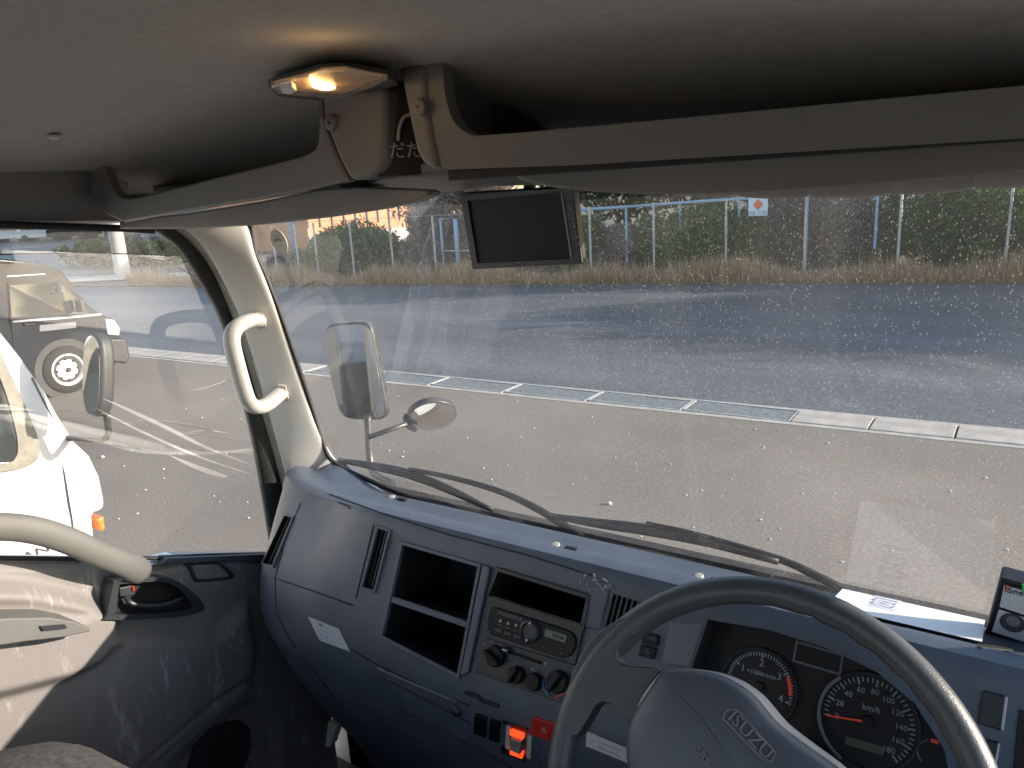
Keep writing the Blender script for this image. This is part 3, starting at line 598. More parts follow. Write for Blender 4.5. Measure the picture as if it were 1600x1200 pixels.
MB().lathe(V((WX - .15, -3.6, .36)), (1, 0, 0), [(.36, -.1), (.36, .1)], 24).build('rear_wheel', 'tyre', wt)
# its mirrors on long chrome stays: thing of the truck
FRm = Fr(onx(144, 582, WX + .22), (1, .12, 0), (0, .22, 1))
def oval(fr_, px0, py0, px1, py1, n=28, p=2.6, h=0):
    a = fr_.uv(px0, (py0 + py1) / 2, h); b = fr_.uv(px1, (py0 + py1) / 2, h); c = fr_.uv((px0 + px1) / 2, py0, h); d = fr_.uv((px0 + px1) / 2, py1, h); cx, cy = (a[0] + b[0]) / 2, (c[1] + d[1]) / 2; rx, ry = (b[0] - a[0]) / 2, (c[1] - d[1]) / 2
    out = []
    for k in range(n):
        t = 2 * math.pi * k / n; co, si = math.cos(t), math.sin(t); out.append((cx + rx * math.copysign(abs(co) ** (2 / p), co), cy + ry * math.copysign(abs(si) ** (2 / p), si)))
    return out
ov = oval(FRm, 129, 520, 158, 652)
prism('mirror_shell', [FRm.P(*q) for q in ov], -FRm.n * .06, 'bumper', wt, bevel=.02)
c0 = FRm.uv(143.5, 586); prism('mirror_glass', [FRm.P(c0[0] + (q[0] - c0[0]) * .9, c0[1] + (q[1] - c0[1]) * .93, .001) for q in ov], FRm.n * .002, 'mirror', wt)
a0 = FRm.P(*FRm.uv(150, 648), -.04); MB().tube(smoothpath([a0, a0 + V((-.05, .0, -.10)), V((WX - .06, 1.3, 1.30)), V((WX - .15, 1.36, 1.15))], 5), .012, 8).build('mirror_stay', 'bumper', wt, smooth=True)
# parked cars far away
def farcar(label, px, py, paint, rz):
    p = onz(px, py, 0); e = empty('parked_car', p, label, 'car', 'cars parked far across the road'); a = V((math.cos(rz), math.sin(rz), 0)); b = V((-a.y, a.x, 0))
    pr = [(-2.1, .3), (-2.1, .9), (-1.7, .95), (-1.3, 1.45), (.6, 1.45), (1.2, .95), (2.1, .8), (2.1, .3)]
    prism('body', [p + a * u + b * -.8 + V((0, 0, z)) for u, z in pr], b * 1.6, paint, e, bevel=.08)
    prism('window', [p + a * u + b * -.81 + V((0, 0, z)) for u, z in ((-1.5, 1.0), (-1.2, 1.36), (.5, 1.36), (1.0, 1.0))], b * 1.62, 'carglass', e)
    for u in (-1.3, 1.3): MB().lathe(p + a * u + V((0, 0, .3)), b, [(.3, -.83), (.3, .83)], 14).build('wheel', 'tyre', e)
farcar('white car parked farthest left beneath the round trees', 22, 378, 'white_paint', .5)
farcar('white car parked second from left beneath the round trees', 72, 376, 'white_paint', .6)
farcar('dark car parked behind the white ones near the pole', 118, 374, 'black_paint', .4)
# ================================================================== OUR TRUCK
T = empty('truck_cab', (0, .2, 0), 'truck cab seen from the driver side with grey dashboard, pale pillar and dusty windshield', 'truck')
def side_wall_back():
    mb = MB(); mb.box((0, -.62, 1.18), (1.66, .04, .76)); mb.build('rear_wall', 'shelf', T)
    MB().box((0, -.62, 2.15), (1.66, .04, .14)).build('rear_header', 'seat', T)
    MB().box((0, -.62, 1.82), (1.5, .005, .55)).build('rear_window', 'sideglass', T)
    MB().box((0, .15, .70), (1.66, 1.9, .04)).build('floor_mat', 'carpet', T)
side_wall_back()
# headliner
def cz(x, y): return 2.236 - .135 * x * x - (max(0, y - .7)) * .28
rows = [[V((x, y, cz(x, y))) for x in np.linspace(-.80, .80, 41)] for y in np.linspace(-.62, .925, 41)]
grid('headliner', rows, 'headliner', T, smooth=True)
o = T.children[-1]
q = onp(85, 212, V((-.6, .5, cz(-.62, .5))), V((-.16, 0, 1)).normalized()); MB().lathe(q, (.16, 0, -1), [(.008, 0), (.008, .002), (.003, .004)], 12).build('trim_clip', 'pillar', T, smooth=True)
# roof shell and cab outer skin (seen in the mirrors only)
mb = MB(); mb.box((0, .12, 2.30), (1.72, 1.56, .03)); mb.build('roof_panel', 'white_paint', T, bevel=.012)
# side header over the left door
zh = cz(-.72, 0)
rows = [[onx(px, a, x_) for px in (-500, -250, 0, 100, 200)] for a, x_ in ((240, -.70), (258, -.715), (300, -.735), (345, -.75))]
grid('side_header', rows, M['shelf'], T, smooth=True, solid=-.02)
MB().tube([onx(px, py, -.755) for px, py in ((-500, 340), (-250, 347), (0, 351), (100, 354), (195, 357), (240, 360))], .006, 8).build('window_seal', 'rubber', T, smooth=True)
# overhead shelves
YS = .70
def pY(l, y): return [ony(px, py, y) for px, py in l]
def shelf(name, outer_top, lip, bottom, label=None):
    """rear lip: polygon in the plane y=YS, extruded forward as a thin wall; tray floor behind"""
    return prism(name, pY(outer_top + lip + bottom, YS), (0, .018, 0), 'shelf', T, bevel=.006, segs=3)
sl = smoothpath([V((128, 252, 0)), V((142, 300, 0)), V((160, 330, 0)), V((192, 347, 0))], 5)
left_outer = [(p.x, p.y) for p in sl]
cav = [(p.x, p.y) for p in smoothpath([V((497, 205, 0)), V((494, 228, 0)), V((478, 241, 0)), V((440, 252, 0)), V((330, 279, 0)), V((240, 302, 0)), V((200, 309, 0)), V((178, 300, 0)), V((166, 275, 0)), V((160, 248, 0))], 4)]
shelf('overhead_shelf', [(493, 140), (497, 180)] , cav, left_outer + [(300, 328), (400, 312), (490, 295), (545, 283), (528, 250), (512, 210), (503, 180), (500, 140)])
prism('shelf_end', pY([(500, 136), (503, 180), (512, 210), (528, 250), (545, 283), (575, 279), (592, 268), (600, 262), (600, 136)], YS - .002), (0, .16, 0), 'shelf', T, bevel=.012)
# right shelf
rc = [(p.x, p.y) for p in smoothpath([V((692, 100, 0)), V((696, 150, 0)), V((710, 190, 0)), V((735, 209, 0)), V((770, 210, 0)), V((1000, 190, 0)), V((1600, 133, 0)), V((1900, 105, 0))], 5)]
shelf('overhead_shelf', [], rc, [(1900, 198), (1600, 216), (1200, 240), (900, 258), (700, 265), (690, 262), (672, 215), (662, 170), (655, 100)])
prism('shelf_end', pY([(620, 98), (628, 140), (638, 190), (648, 235), (658, 256), (672, 263), (686, 263), (676, 220), (667, 170), (662, 98)], YS - .006), (0, .13, 0), 'shelf', T, bevel=.012)
# tray floors and dark lining
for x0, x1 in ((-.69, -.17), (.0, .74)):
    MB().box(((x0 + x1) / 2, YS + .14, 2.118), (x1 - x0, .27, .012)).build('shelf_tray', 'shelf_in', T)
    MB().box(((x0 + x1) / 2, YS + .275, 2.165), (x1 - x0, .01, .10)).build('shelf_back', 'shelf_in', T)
for i, (px, py) in enumerate(((519, 192), (657, 167))):
    q = ony(px, py, YS - (.003 if i == 0 else .007)); MB().lathe(q, (0, -1, 0), [(.0095, 0), (.009, .004), (.006, .0055)], 20).build('screw_cap', 'shelf', T, smooth=True, auto=50)
    MB().lathe(q, (0, -1, 0), [(.0022, .0055), (.0022, .0062)], 8).build('screw_head', 'black', T)
# centre console between the shelves, swept forward to the right
c0 = [V((-.118, YS + .0, 0)), V((-.085, YS + .012, 0)), V((-.062, YS + .05, 0)), V((-.02, YS + .12, 0)), V((.0, YS + .13, 0)), V((.0, YS + .24, 0)), V((-.118, YS + .24, 0))]
prism('overhead_console', [V((p.x, p.y, 2.122)) for p in c0], (0, 0, .115), M['shelf_in'], T, bevel=.008)
CF = Fr((-.041, YS + .085, 2.17), (.042, .07, 0), (0, 0, 1))
uu = [CF.uv(px, py, .003) for px, py in ((622, 220), (624, 200), (631, 184), (645, 178))]
MB().tube(smoothpath([CF.P(*q, .003) for q in uu], 5), .0022, 6).build('console_arrow', 'print', T, smooth=True)
mb = MB(); q = CF.uv(634, 236, .002); addtext(mb, 'だだ', .021, CF.P(*q, .002), CF.u, CF.v, .0005); q = CF.uv(664, 237, .002); addtext(mb, 'さい', .018, CF.P(*q, .002), CF.u, CF.v, .0005); mb.build('console_lettering', 'print', T)
# underside panel of the console (header over the glass)
prism('windshield_header', [ony(560, 292, .76), ony(600, 272, .74), ony(700, 266, .74), ony(840, 272, .76), ony(850, 292, .80), ony(780, 290, .88), ony(680, 300, .88), ony(560, 318, .86)], (0, 0, .012), 'shelf', T, bevel=.005)
q = ony(620, 268, .745); MB().lathe(q + V((0, 0, -.001)), (0, 0, -1), [(.009, 0), (.009, .001)], 16).build('console_hole', 'black', T)
rows = [[V((x, y, z)) for x in np.linspace(-.72, .80, 12)] for y, z in ((.80, 2.128), (.87, 2.124), (.93, 2.118), (.965, 2.108))]
grid('header_trim', rows, 'shelf', T, smooth=True, solid=-.01)
# sun visors
def visor(pts, y, th, dz=0):
    return prism('sun_visor', pY(pts, y), (0, th, dz), 'visor', T, bevel=.011, segs=4, angle=20)
visor([(186, 346), (186, 358), (300, 358), (400, 352), (500, 341), (580, 329), (645, 316), (666, 307), (670, 302), (664, 297), (640, 296), (560, 292), (500, 296), (400, 316), (300, 332)], .735, .026)
visor([(800, 272), (815, 283), (860, 293), (930, 300), (1010, 304), (1100, 303), (1200, 299), (1330, 291), (1600, 268), (1900, 240), (1900, 195), (1600, 212), (1300, 236), (1000, 256), (880, 264)], .735, .026)
# scalloped soft trim behind the right visor
mb = MB(); path = [(1040, 288), (1150, 291), (1265, 293), (1400, 286), (1520, 278), (1700, 262)]
for a, b in zip(path, path[1:]):
    pa, pb = ony(a[0], a[1], .88), ony(b[0], b[1], .88); g_ = (pb - pa) * .03
    mb.tube(smoothpath([pa + g_ + V((0, 0, .006)), pa.lerp(pb, .15), pa.lerp(pb, .85), pb - g_ + V((0, 0, .006))], 4), .012, 10)
mb.build('header_padding', mat('padding_vinyl', (.30, .29, .275), .6, nscale=10, namt=.05), T, smooth=True)
# dome lamp
DL = Fr((-.14, .64, 2.2275), (1, 0, 0), (0, 1, 0))
def dpx(l, h): return [DL.P(*DL.uv(*q, h), h) for q in l]
hx = [(418, 124), (500, 99), (540, 97), (612, 108), (622, 118), (560, 138), (535, 146), (470, 141), (432, 136)]
dome = prism('dome_lamp', dpx(hx, .0), -DL.n * -.010, mat('lamp_frame', (.09, .088, .085), .5, nscale=20, namt=.1), T, bevel=.0012, segs=2)
hx2 = [(422, 127), (503, 104), (540, 102), (606, 115), (557, 139), (534, 147), (470, 142.5), (432, 137)]
prism('lamp_lens', dpx(hx2, .0101), DL.n * .006, 'clearlens', dome, bevel=.002)
M['bulb'] = mat('lit_bulb', (1, .62, .22), .5, nscale=5, namt=.01, emit=9)
M['warm_refl'] = mat('lamp_reflector', (.62, .42, .28), .35, nscale=20, namt=.1)
prism('lamp_reflector', dpx([(428, 128), (503, 107), (540, 105), (602, 116), (556, 138), (533, 145.5), (470, 141), (434, 136)], .0102), DL.n * .0012, 'warm_refl', dome)
prism('lamp_switch', dpx([(437, 129), (455, 126), (462, 132), (452, 138), (441, 136)], .013), DL.n * .006, 'paper', dome)
MB().tube(smoothpath([DL.P(*DL.uv(*q, .0135), .0135) for q in ((486, 125), (493, 131), (505, 135), (523, 137))], 4), [.001, .002, .003, .0035, .0038, .004, .0042, .004, .0038, .0035, .003, .002, .001], 8).build('bulb', 'bulb', dome, smooth=True)
pl = bpy.data.lights.new('dome_light', 'POINT'); pl.energy = .015; pl.color = (1, .55, .2); pl.shadow_soft_size = .012
lo = bpy.data.objects.new('dome_light', pl); lo.location = DL.P(*DL.uv(505, 131, .03), .03); COL.objects.link(lo)
# pillar
Ac = [(190, 335), (242, 362), (280, 387), (304, 430), (333, 477), (352, 520), (375, 615), (394, 691), (421, 850), (426, 900)]
Bc = [(230, 335), (285, 362), (323, 406), (340, 440), (352, 468), (368, 506), (400, 615), (428, 710), (455, 815), (462, 850)]
Cc = [(250, 335), (304, 364), (337, 420), (352, 450), (366, 477), (380, 515), (411, 615), (437, 705), (464, 805), (470, 840)]
Ec = [(385, 335), (390, 356), (396, 395), (410, 425), (428, 470), (446, 520), (480, 620), (505, 700), (552, 748), (600, 800)]
rows = []; rk = []; rs = []
for a, b, c, e in zip(Ac, Bc, Cc, Ec):
    pa, pb, pc_, pe2 = onx(*a, -.775), onx(*b, -.755), onx(*c, -.735), onx(*e, -.655)
    d1 = onx(c[0] + (e[0] - c[0]) * .12, c[1] + (e[1] - c[1]) * .12, -.722); d2 = onx(c[0] + (e[0] - c[0]) * .45, c[1] + (e[1] - c[1]) * .45, -.694); d3 = onx(c[0] + (e[0] - c[0]) * .8, c[1] + (e[1] - c[1]) * .8, -.668)
    rs.append([pa + (pa - CP).normalized() * .03, pa, pa.lerp(pb, .5) + V((.008, 0, 0)), pb]); rk.append([pb, pb.lerp(pc_, .5) + V((.008, 0, 0)), pc_]); rows.append([pc_ + (pc_ - CP).normalized() * .015, pc_, d1, d2, d3, pe2, pe2 + (pe2 - CP).normalized() * .015])
grid('door_seal', rs, 'rubber', T, smooth=True, sub=2)
grid('seal_trim', rk, 'khaki', T, smooth=True, sub=2)
pil = grid('windshield_pillar', rows, 'pillar', T, smooth=True, sub=2)
# grab handle on the pillar
bp_ = bvh(pil)
def pc2(px, py, off): return cast(bp_, px, py, off, lambda a, b: onx(a, b, -.70 + off))
m1, m2 = pc2(405, 500, .004), pc2(440, 612, .004)
hp = [m1, onx(394, 500, -.675), onx(377, 506, -.660), onx(366, 516, -.656), onx(362, 534, -.655), onx(370, 570, -.655), onx(382, 612, -.655), onx(389, 628, -.657), onx(400, 636, -.661), onx(416, 632, -.672), m2]
MB().tube(smoothpath(hp, 5), .0138, 14, flat=1.25).build('grab_handle', 'handle', T, smooth=True)
gh = T.children[-1]
for q, c in ((m1, (405, 500)), (m2, (440, 612))):
    pts = [pc2(c[0] + dx, c[1] + dy, .001) for dx, dy in ((-9, -14), (6, -12), (11, 10), (-3, 16))]; prism('handle_mount', pts, V((.010, -.006, 0)), 'handle', gh, bevel=.004)
# windshield glass: slightly curved, leaning back
WK = .155 / .65
def wy(x, z): return 1.062 - WK * (z - 1.5) + .06 * max(0, (-x - .35)) ** 1.3
rows = [[V((x, wy(x, z), z)) for x in np.linspace(-.72, .82, 30)] for z in np.linspace(1.47, 2.16, 12)]
wsg = grid('windshield', rows, 'wsglass', T, smooth=True)
def onws(px, py, off=0):
    p = CP.copy(); r = ray(px, py).normalized(); t = 1.0
    for i in range(30): p = CP + r * t; t += (wy(p.x, p.z) + off - p.y) / r.y
    return CP + r * t
seal = [(392, 345), (392, 356), (398, 395), (412, 425), (430, 470), (448, 520), (482, 620), (508, 703), (530, 728), (580, 752), (640, 776), (760, 812), (900, 853), (1050, 888), (1290, 942), (1490, 1000), (1700, 1062)]
MB().tube(smoothpath([onws(*q, .002) for q in seal], 3), .005, 8).build('windshield_seal', 'rubber', T, smooth=True)
# round sticker
WF = Fr(onws(436, 378, -.004), (1, .0, 0), (0, -WK, 1)); c = WF.uv(436, 378)
prism('round_sticker', [WF.P(c[0] + .0205 * math.cos(t), c[1] + .0235 * math.sin(t)) for t in np.linspace(0, 2 * math.pi, 33)[:-1]], (0, .001, 0), mat('sticker_back', (.60, .57, .50), .7, nscale=60, namt=.1), wsg)
mb = MB()
for i, (s, dz) in enumerate((('-- -- --', .011), ('点検 2--', .003), ('-- ---', -.006), ('--', -.013))): addtext(mb, s, .007, WF.P(c[0], c[1] + dz, .0012), WF.u, WF.v, .0002)
mb.build('sticker_print', 'print_dim', wsg)
# ------------------------------------------------------------------ dashboard
def ddy(x): return .075 * max(0, (-.44 - x) / .23) ** 2
P0 = [(1.13, 1.46), (1.085, 1.488), (1.06, 1.508), (1.03, 1.530), (1.0, 1.540), (.965, 1.544), (.935, 1.556), (.91, 1.573), (.89, 1.580), (.872, 1.579), (.860, 1.570), (.853, 1.555), (.85, 1.545), (.82, 1.484), (.782, 1.408), (.775, 1.385), (.771, 1.36), (.772, 1.33), (.782, 1.28), (.81, 1.20), (.86, 1.10), (.93, .98), (.97, .88), (1.13, .88)]
xs = list(np.linspace(-.675, -.40, 14)) + list(np.linspace(-.36, .80, 24)); vs = []; fs = []; n = len(P0)
for i, x in enumerate(xs):
    for y, z in P0:
        e_ = ddy(x); k = max(0, (-.62 - x) / .055); y2 = min(y + e_ * (1.0 if z < 1.57 else 1.0) + .02 * k * k, 1.13); z2 = z - .012 * k * k * (z > 1.5)
        if x < -.5 and y > .95: z2 += .02 * ((-.5 - x) / .17) ** 1.0 * min(1, (y - .93) / .08)
        lf = float(np.clip((-.34 - x) / .14, 0, 1) ** 2 * np.clip((x + .67) / .14, 0, 1))
        if 1.3 < z < 1.575 and y < .87: y2 += lf * (.05 * (z - 1.36) / .2)
        vs.append(V((x, y2, z2)))
for i in range(len(xs) - 1):
    for j in range(n): k = (j + 1) % n; fs.append((i * n + j, i * n + k, (i + 1) * n + k, (i + 1) * n + j))
fs += [tuple(range(n)), tuple((len(xs) - 1) * n + j for j in range(n))[::-1]]
dash = obj('dashboard', vs, fs, 'dash', T, smooth=True)
bd = bvh(dash)
DN = V((0, -1, .48)).normalized()
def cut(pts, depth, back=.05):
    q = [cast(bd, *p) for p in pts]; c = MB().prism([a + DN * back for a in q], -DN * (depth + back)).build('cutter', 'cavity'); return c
q_cubby_u = [(631, 852), (748, 886), (731, 971), (613, 931)]
q_cubby_l = [(611, 941), (729, 981), (716, 1052), (600, 993)]
q_din = [(781, 893), (918, 935), (909, 976), (766, 931)]
q_v1 = [(446, 806), (458, 809), (428, 884), (412, 880)]
q_v2 = [(592, 826), (608, 831), (585, 922), (568, 917)]
q_v3 = [(958, 928), (1008, 943), (990, 1000), (944, 985)]
q_cl = [(1106, 968), (1200, 984), (1290, 1012), (1370, 1050), (1430, 1100), (1475, 1170), (1500, 1290), (1080, 1170), (1082, 1040)]
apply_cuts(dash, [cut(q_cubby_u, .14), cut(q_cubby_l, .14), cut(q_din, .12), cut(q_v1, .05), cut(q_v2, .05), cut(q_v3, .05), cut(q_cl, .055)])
for p in dash.data.polygons: p.use_smooth = True
dash.data.set_sharp_from_angle(angle=R(30))
def dframe(pts, wd, mt, parent, h=.003, name='trim_frame', r=None):
    cx = sum(p[0] for p in pts) / len(pts); cy = sum(p[1] for p in pts) / len(pts)
    inn = [cast(bd, *p, .0005) for p in pts]; out = []
    N = len(pts)
    for i in range(N):
        a, b, c = inn[i - 1], inn[i], inn[(i + 1) % N]; d1 = (b - a).normalized(); d2 = (b - c).normalized(); out.append(b + (d1 + d2) * wd)
    return ring(name, [o_ - DN * .004 for o_ in out], [o_ - DN * .004 for o_ in inn], DN * (h + .004), mt, parent, bevel=.0012, segs=2)
dframe([q_cubby_u[0], q_cubby_u[1], q_cubby_l[2], q_cubby_l[3]], .006, 'dash', dash, .004)
prism('cubby_shelf', [cast(bd, *p, .002) for p in ((612, 932), (730, 972), (729, 980), (611, 940))], -DN * .13, 'dash', dash)
dframe(q_v1, .004, 'dash', dash, .003, 'vent_frame'); dframe(q_v2, .005, 'dash', dash, .003, 'vent_frame')
def vent(q, n, along=True):
    a, b, c, d = [cast(bd, *p, -.006) for p in q]; mb = MB()
    for i in range(n):
        t = (i + .5) / n; p0, p1 = a.lerp(b, t), d.lerp(c, t); s = V((.0016, 0, 0)); mb.prism([p0 - s, p0 + s, p1 + s, p1 - s], -DN * .02)
    for t in (.3, .7): p0, p1 = a.lerp(d, t), b.lerp(c, t); s = V((0, .0, .001)); mb.prism([p0 - s - DN * .012, p1 - s - DN * .012, p1 + s - DN * .012, p0 + s - DN * .012], -DN * .015)
    mb.build('air_vent', 'dash_dark', dash)
vent(q_v1, 3); vent(q_v2, 3); vent(q_v3, 6)
# vertical divider between cubby and centre stack
prism('stack_rib', [cast(bd, *p, .001) for p in ((757, 882), (769, 886), (735, 1052), (722, 1056))], DN * .006, 'dash', dash, bevel=.003)
# seams and lid
mb = MB()
for l in (((428, 903), (480, 920), (552, 946)), ((470, 786), (447, 840), (430, 903), (432, 960), (460, 1010), (520, 1085)), ((584, 820), (572, 870), (556, 935)), ((548, 1014), (592, 1040), (660, 1072), (735, 1103)), ((590, 1055), (660, 1090), (735, 1130)), ((624, 1109), (700, 1145), (800, 1198)),
          ((514, 772), (600, 803), (700, 835), (820, 866), (925, 899))):
    q = seam(bd, l, .001)
    if len(q) > 1: mb.tube(q, .0013, 6)
mb.build('panel_seam', 'cavity', dash, smooth=True)
q = seam(bd, ((590, 1044), (650, 1070), (715, 1097)), .002); MB().tube(q, .004, 8).build('glove_box_lip', 'dash', dash, smooth=True)
q = [cast(bd, *p, .001) for p in ((482, 963), (530, 982), (548, 1018), (500, 1000))]; prism('caution_label', q, DN * .0006, 'label', dash)
LF = Fr(q[0], q[1] - q[0], q[0] - q[3]); mb = MB()
wl = (q[1] - q[0]).length; hl = (q[0] - q[3]).length
for i in range(6): addtext(mb, ['注意 ----- ---', '-- ------ ----', '--- ---- -----', '------ --- ---', '-- ---- -- ---', '---- ---- ---'][i], .0055, LF.P(wl * .55, -hl * (.12 + .15 * i), .0012), LF.u, LF.v, .0002)
mb.build('label_print', 'print_dim', dash)
# radio / climate panel ------------------------------------------------
SF = Fr((0, .85, 1.549), (1, 0, 0), (0, .48, 1))
def srect(name, l, h0, h1, mt, parent, bevel=.001): return prism(name, [SF.P(*SF.uv(*q, h1), h0) for q in l], SF.n * (h1 - h0), mt, parent, bevel=bevel, segs=2)
pan = srect('console_panel', [(776, 886), (924, 930), (884, 1102), (741, 1052)], .0, .004, 'dash_dark', T)
# hole for the storage slot: build the panel as a ring round it
bpy.data.objects.remove(pan)
pan = srect('console_panel', [(764, 936), (911, 982), (884, 1102), (741, 1052)], .0, .004, 'dash_dark', T)
pf = [(776, 886), (924, 930), (914, 985), (764, 938)]
ring('slot_frame', [SF.P(*SF.uv(*q), -.004) for q in pf], [SF.P(*SF.uv(*q), -.004) for q in q_din], SF.n * .009, 'dash_dark', pan, bevel=.001)
MB().tube([SF.P(*SF.uv(*q, .006), .006) for q in ((770, 932), (840, 955), (908, 976))], .0014, 6).build('slot_edge', 'chrome', pan)
# radio
a, b = SF.uv(770, 962), SF.uv(897, 1006)
rad = prism('radio', [SF.P(u, v, .004) for u, v in rrect(*SF.uv(764, 985, .006), *SF.uv(905, 985, .006), .018)] if False else [SF.P(*SF.uv(*q, .007), .004) for q in ((772, 948), (880, 982), (893, 988), (899, 998), (899, 1012), (892, 1024), (882, 1028), (866, 1025), (768, 992), (762, 984), (762, 968), (766, 952))], SF.n * .004, 'gloss_black', T, bevel=.0015)
mb = MB(); cu, cv = SF.uv(828, 987, .009)
MB().lathe(SF.P(cu, cv, .008), SF.n, [(.0165, 0), (.0165, .004), (.014, .006), (.0125, .0065), (.011, .003)], 28).build('dial', 'dash_dark', rad, smooth=True, auto=35)
for dv, t in ((.0125, '▲'), (-.0125, '▼')): addtext(mb, t, .006, SF.P(cu, cv + dv, .0145), SF.u, SF.v)
for i, px in enumerate((782, 794, 806)): q = SF.uv(px, 970 + i * 4, .009); addtext(mb, ('▲', '▲', '⬍'[0:1] if False else '▼')[i], .006, SF.P(*q, .009), SF.u, SF.v); addtext(mb, '—', .006, SF.P(q[0], q[1] - .006, .009), SF.u, SF.v)
for px, py in ((850, 1011), (876, 1021)): addtext(mb, '•', .006, SF.P(*SF.uv(px, py, .009), .009), SF.u, SF.v)
mb.build('radio_print', 'print', rad)
lc = srect('display', [(852, 982), (886, 993), (883, 1005), (850, 994)], .008, .009, 'lcd', rad)
mb = MB(); addtext(mb, '10:50', .0085, SF.P(*SF.uv(871, 995, .01), .0095), SF.u, SF.v); mb.build('display_digits', 'ink', rad)
for i in range(4): srect('button', [(773 + i * 14.5, 980 + i * 4.8), (785 + i * 14.5, 984 + i * 4.8), (784 + i * 14.5, 990 + i * 4.8), (772 + i * 14.5, 986 + i * 4.8)], .008, .010, 'dash_dark', rad, .0006)
srect('button_strip', [(778, 953), (818, 966), (817, 973), (777, 960)], .008, .0095, 'dash_dark', rad, .0005)
# climate knobs
cp = srect('climate_panel', [(757, 996), (902, 1040), (886, 1096), (744, 1049)], .004, .006, 'dash_dark', T)
for i, (px, py, r, ang) in enumerate(((768, 1026, .0155, -20), (801, 1056, .012, 65), (828, 1067, .0125, None), (866, 1067, .0155, 60))):
    u, v = SF.uv(px, py, .02); c = SF.P(u, v, .006)
    kn = MB().lathe(c, SF.n, [(r, 0), (r * .97, .008), (r * .85, .010)], 28).build('knob', 'gloss_black', cp, smooth=True, auto=35)
    if ang is not None:
        t = R(ang); du, dv = math.cos(t), math.sin(t); MB().prism([c + SF.n * .009 + SF.u * (du * a_ - dv * b_) + SF.v * (dv * a_ + du * b_) for a_, b_ in ((-r * .95, -r * .22), (r * .95, -r * .14), (r * .95, r * .14), (-r * .95, r * .22))], SF.n * .010).build('knob_grip', 'gloss_black', cp, bevel=.002)
def arc(fr_, u, v, r0, r1, a0, a1, h, mt, parent, name='dial_arc', n=20, th=.0008):
    o_ = [fr_.P(u + r1 * math.cos(R(a0 + (a1 - a0) * k / n)), v + r1 * math.sin(R(a0 + (a1 - a0) * k / n)), h) for k in range(n + 1)]; i_ = [fr_.P(u + r0 * math.cos(R(a0 + (a1 - a0) * k / n)), v + r0 * math.sin(R(a0 + (a1 - a0) * k / n)), h) for k in range(n, -1, -1)]
    mb = MB()
    for k in range(n): mb.prism([o_[k], o_[k + 1], i_[n - k - 1], i_[n - k]], fr_.n * th)
    return mb.build(name, mt, parent)
u, v = SF.uv(866, 1067, .007); arc(SF, u, v, .0165, .020, 185, 255, .007, 'blue_ring', cp, 'cold_mark'); arc(SF, u, v, .0165, .020, 285, 360, .007, 'red', cp, 'hot_mark')
mb = MB()
u, v = SF.uv(768, 1026, .007)
for t, s in ((100, '↗'), (60, '⇧'), (140, '→'), (210, '↓'), (20, '↻')): addtext(mb, s, .007, SF.P(u + .021 * math.cos(R(t)), v + .021 * math.sin(R(t)), .007), SF.u, SF.v)
u, v = SF.uv(801, 1056, .007)
for t, s in ((150, '0'), (115, '1'), (85, '2'), (55, '3'), (30, '4')): addtext(mb, s, .005, SF.P(u + .0165 * math.cos(R(t)), v + .0165 * math.sin(R(t)), .007), SF.u, SF.v)
addtext(mb, 'A/C', .006, SF.P(*SF.uv(834, 1046, .007), .007), SF.u, SF.v); addtext(mb, '❄', .007, SF.P(*SF.uv(853, 1038, .007), .007), SF.u, SF.v)
mb.build('panel_print', 'print', cp)
mb = MB(); mb.tube([SF.P(*SF.uv(*q, .007), .007) for q in ((796, 1019), (845, 1036))], .0022, 6); mb.build('lever_slot', 'cavity', cp)
MB().box(SF.P(*SF.uv(792, 1016, .01), .012), (.010, .010, .008)).build('lever', 'chrome', cp, bevel=.002)
# lower fascia: card slot, switches, hazard
def don(px, py, off=0): return cast(bd, px, py, off)
mb = MB(); q = seam(bd, ((728, 1082), (748, 1088), (752, 1094), (780, 1103)), .001, off=.0); mb.tube(q, .0035, 8); mb.build('card_slot', 'cavity', dash)
mb = MB(); mb.lathe(don(714, 1111, -.002), DN, [(.0085, 0), (.0085, .006), (.006, .008)], 20); mb.build('socket', 'black', dash, smooth=True, auto=40)
def dquad(name, l, h, mt, parent=None, bevel=.001, base=-.004): 
    q = [don(*p, 0) for p in l]; n_ = (q[1] - q[0]).cross(q[3] - q[0]).normalized(); n_ = n_ if n_.dot(CP - q[0]) > 0 else -n_
    return prism(name, [p + n_ * base for p in q], n_ * (h - base), mt, parent or dash, bevel=bevel, segs=2)
for l in (((744, 1113), (762, 1119), (760, 1150), (742, 1143)), ((768, 1122), (783, 1127), (781, 1158), (766, 1153))): dquad('rocker_switch', l, .005, 'gloss_black')
dquad('switch_bezel', ((786, 1124), (826, 1138), (822, 1190), (782, 1176)), .001, 'black')
dquad('switch_guard', ((793, 1132), (799, 1134), (797, 1169), (791, 1166)), .004, 'cream'); dquad('switch_guard', ((826, 1147), (833, 1150), (831, 1184), (824, 1181)), .004, 'cream')
dquad('indicator', ((800, 1138), (820, 1145), (819, 1153), (799, 1146)), .005, 'red_bright'); dquad('indicator', ((799, 1166), (819, 1173), (818, 1182), (799, 1175)), .005, 'red_bright')
dquad('toggle', ((801, 1148), (818, 1154), (817, 1173), (800, 1166)), .008, 'khaki')
hz_ = dquad('hazard_button', ((834, 1118), (880, 1133), (876, 1162), (829, 1146)), .004, 'red', bevel=.002)
HF = Fr(don(853, 1139, .0045), don(880, 1133) - don(834, 1118), (0, .3, 1)); mb = MB()
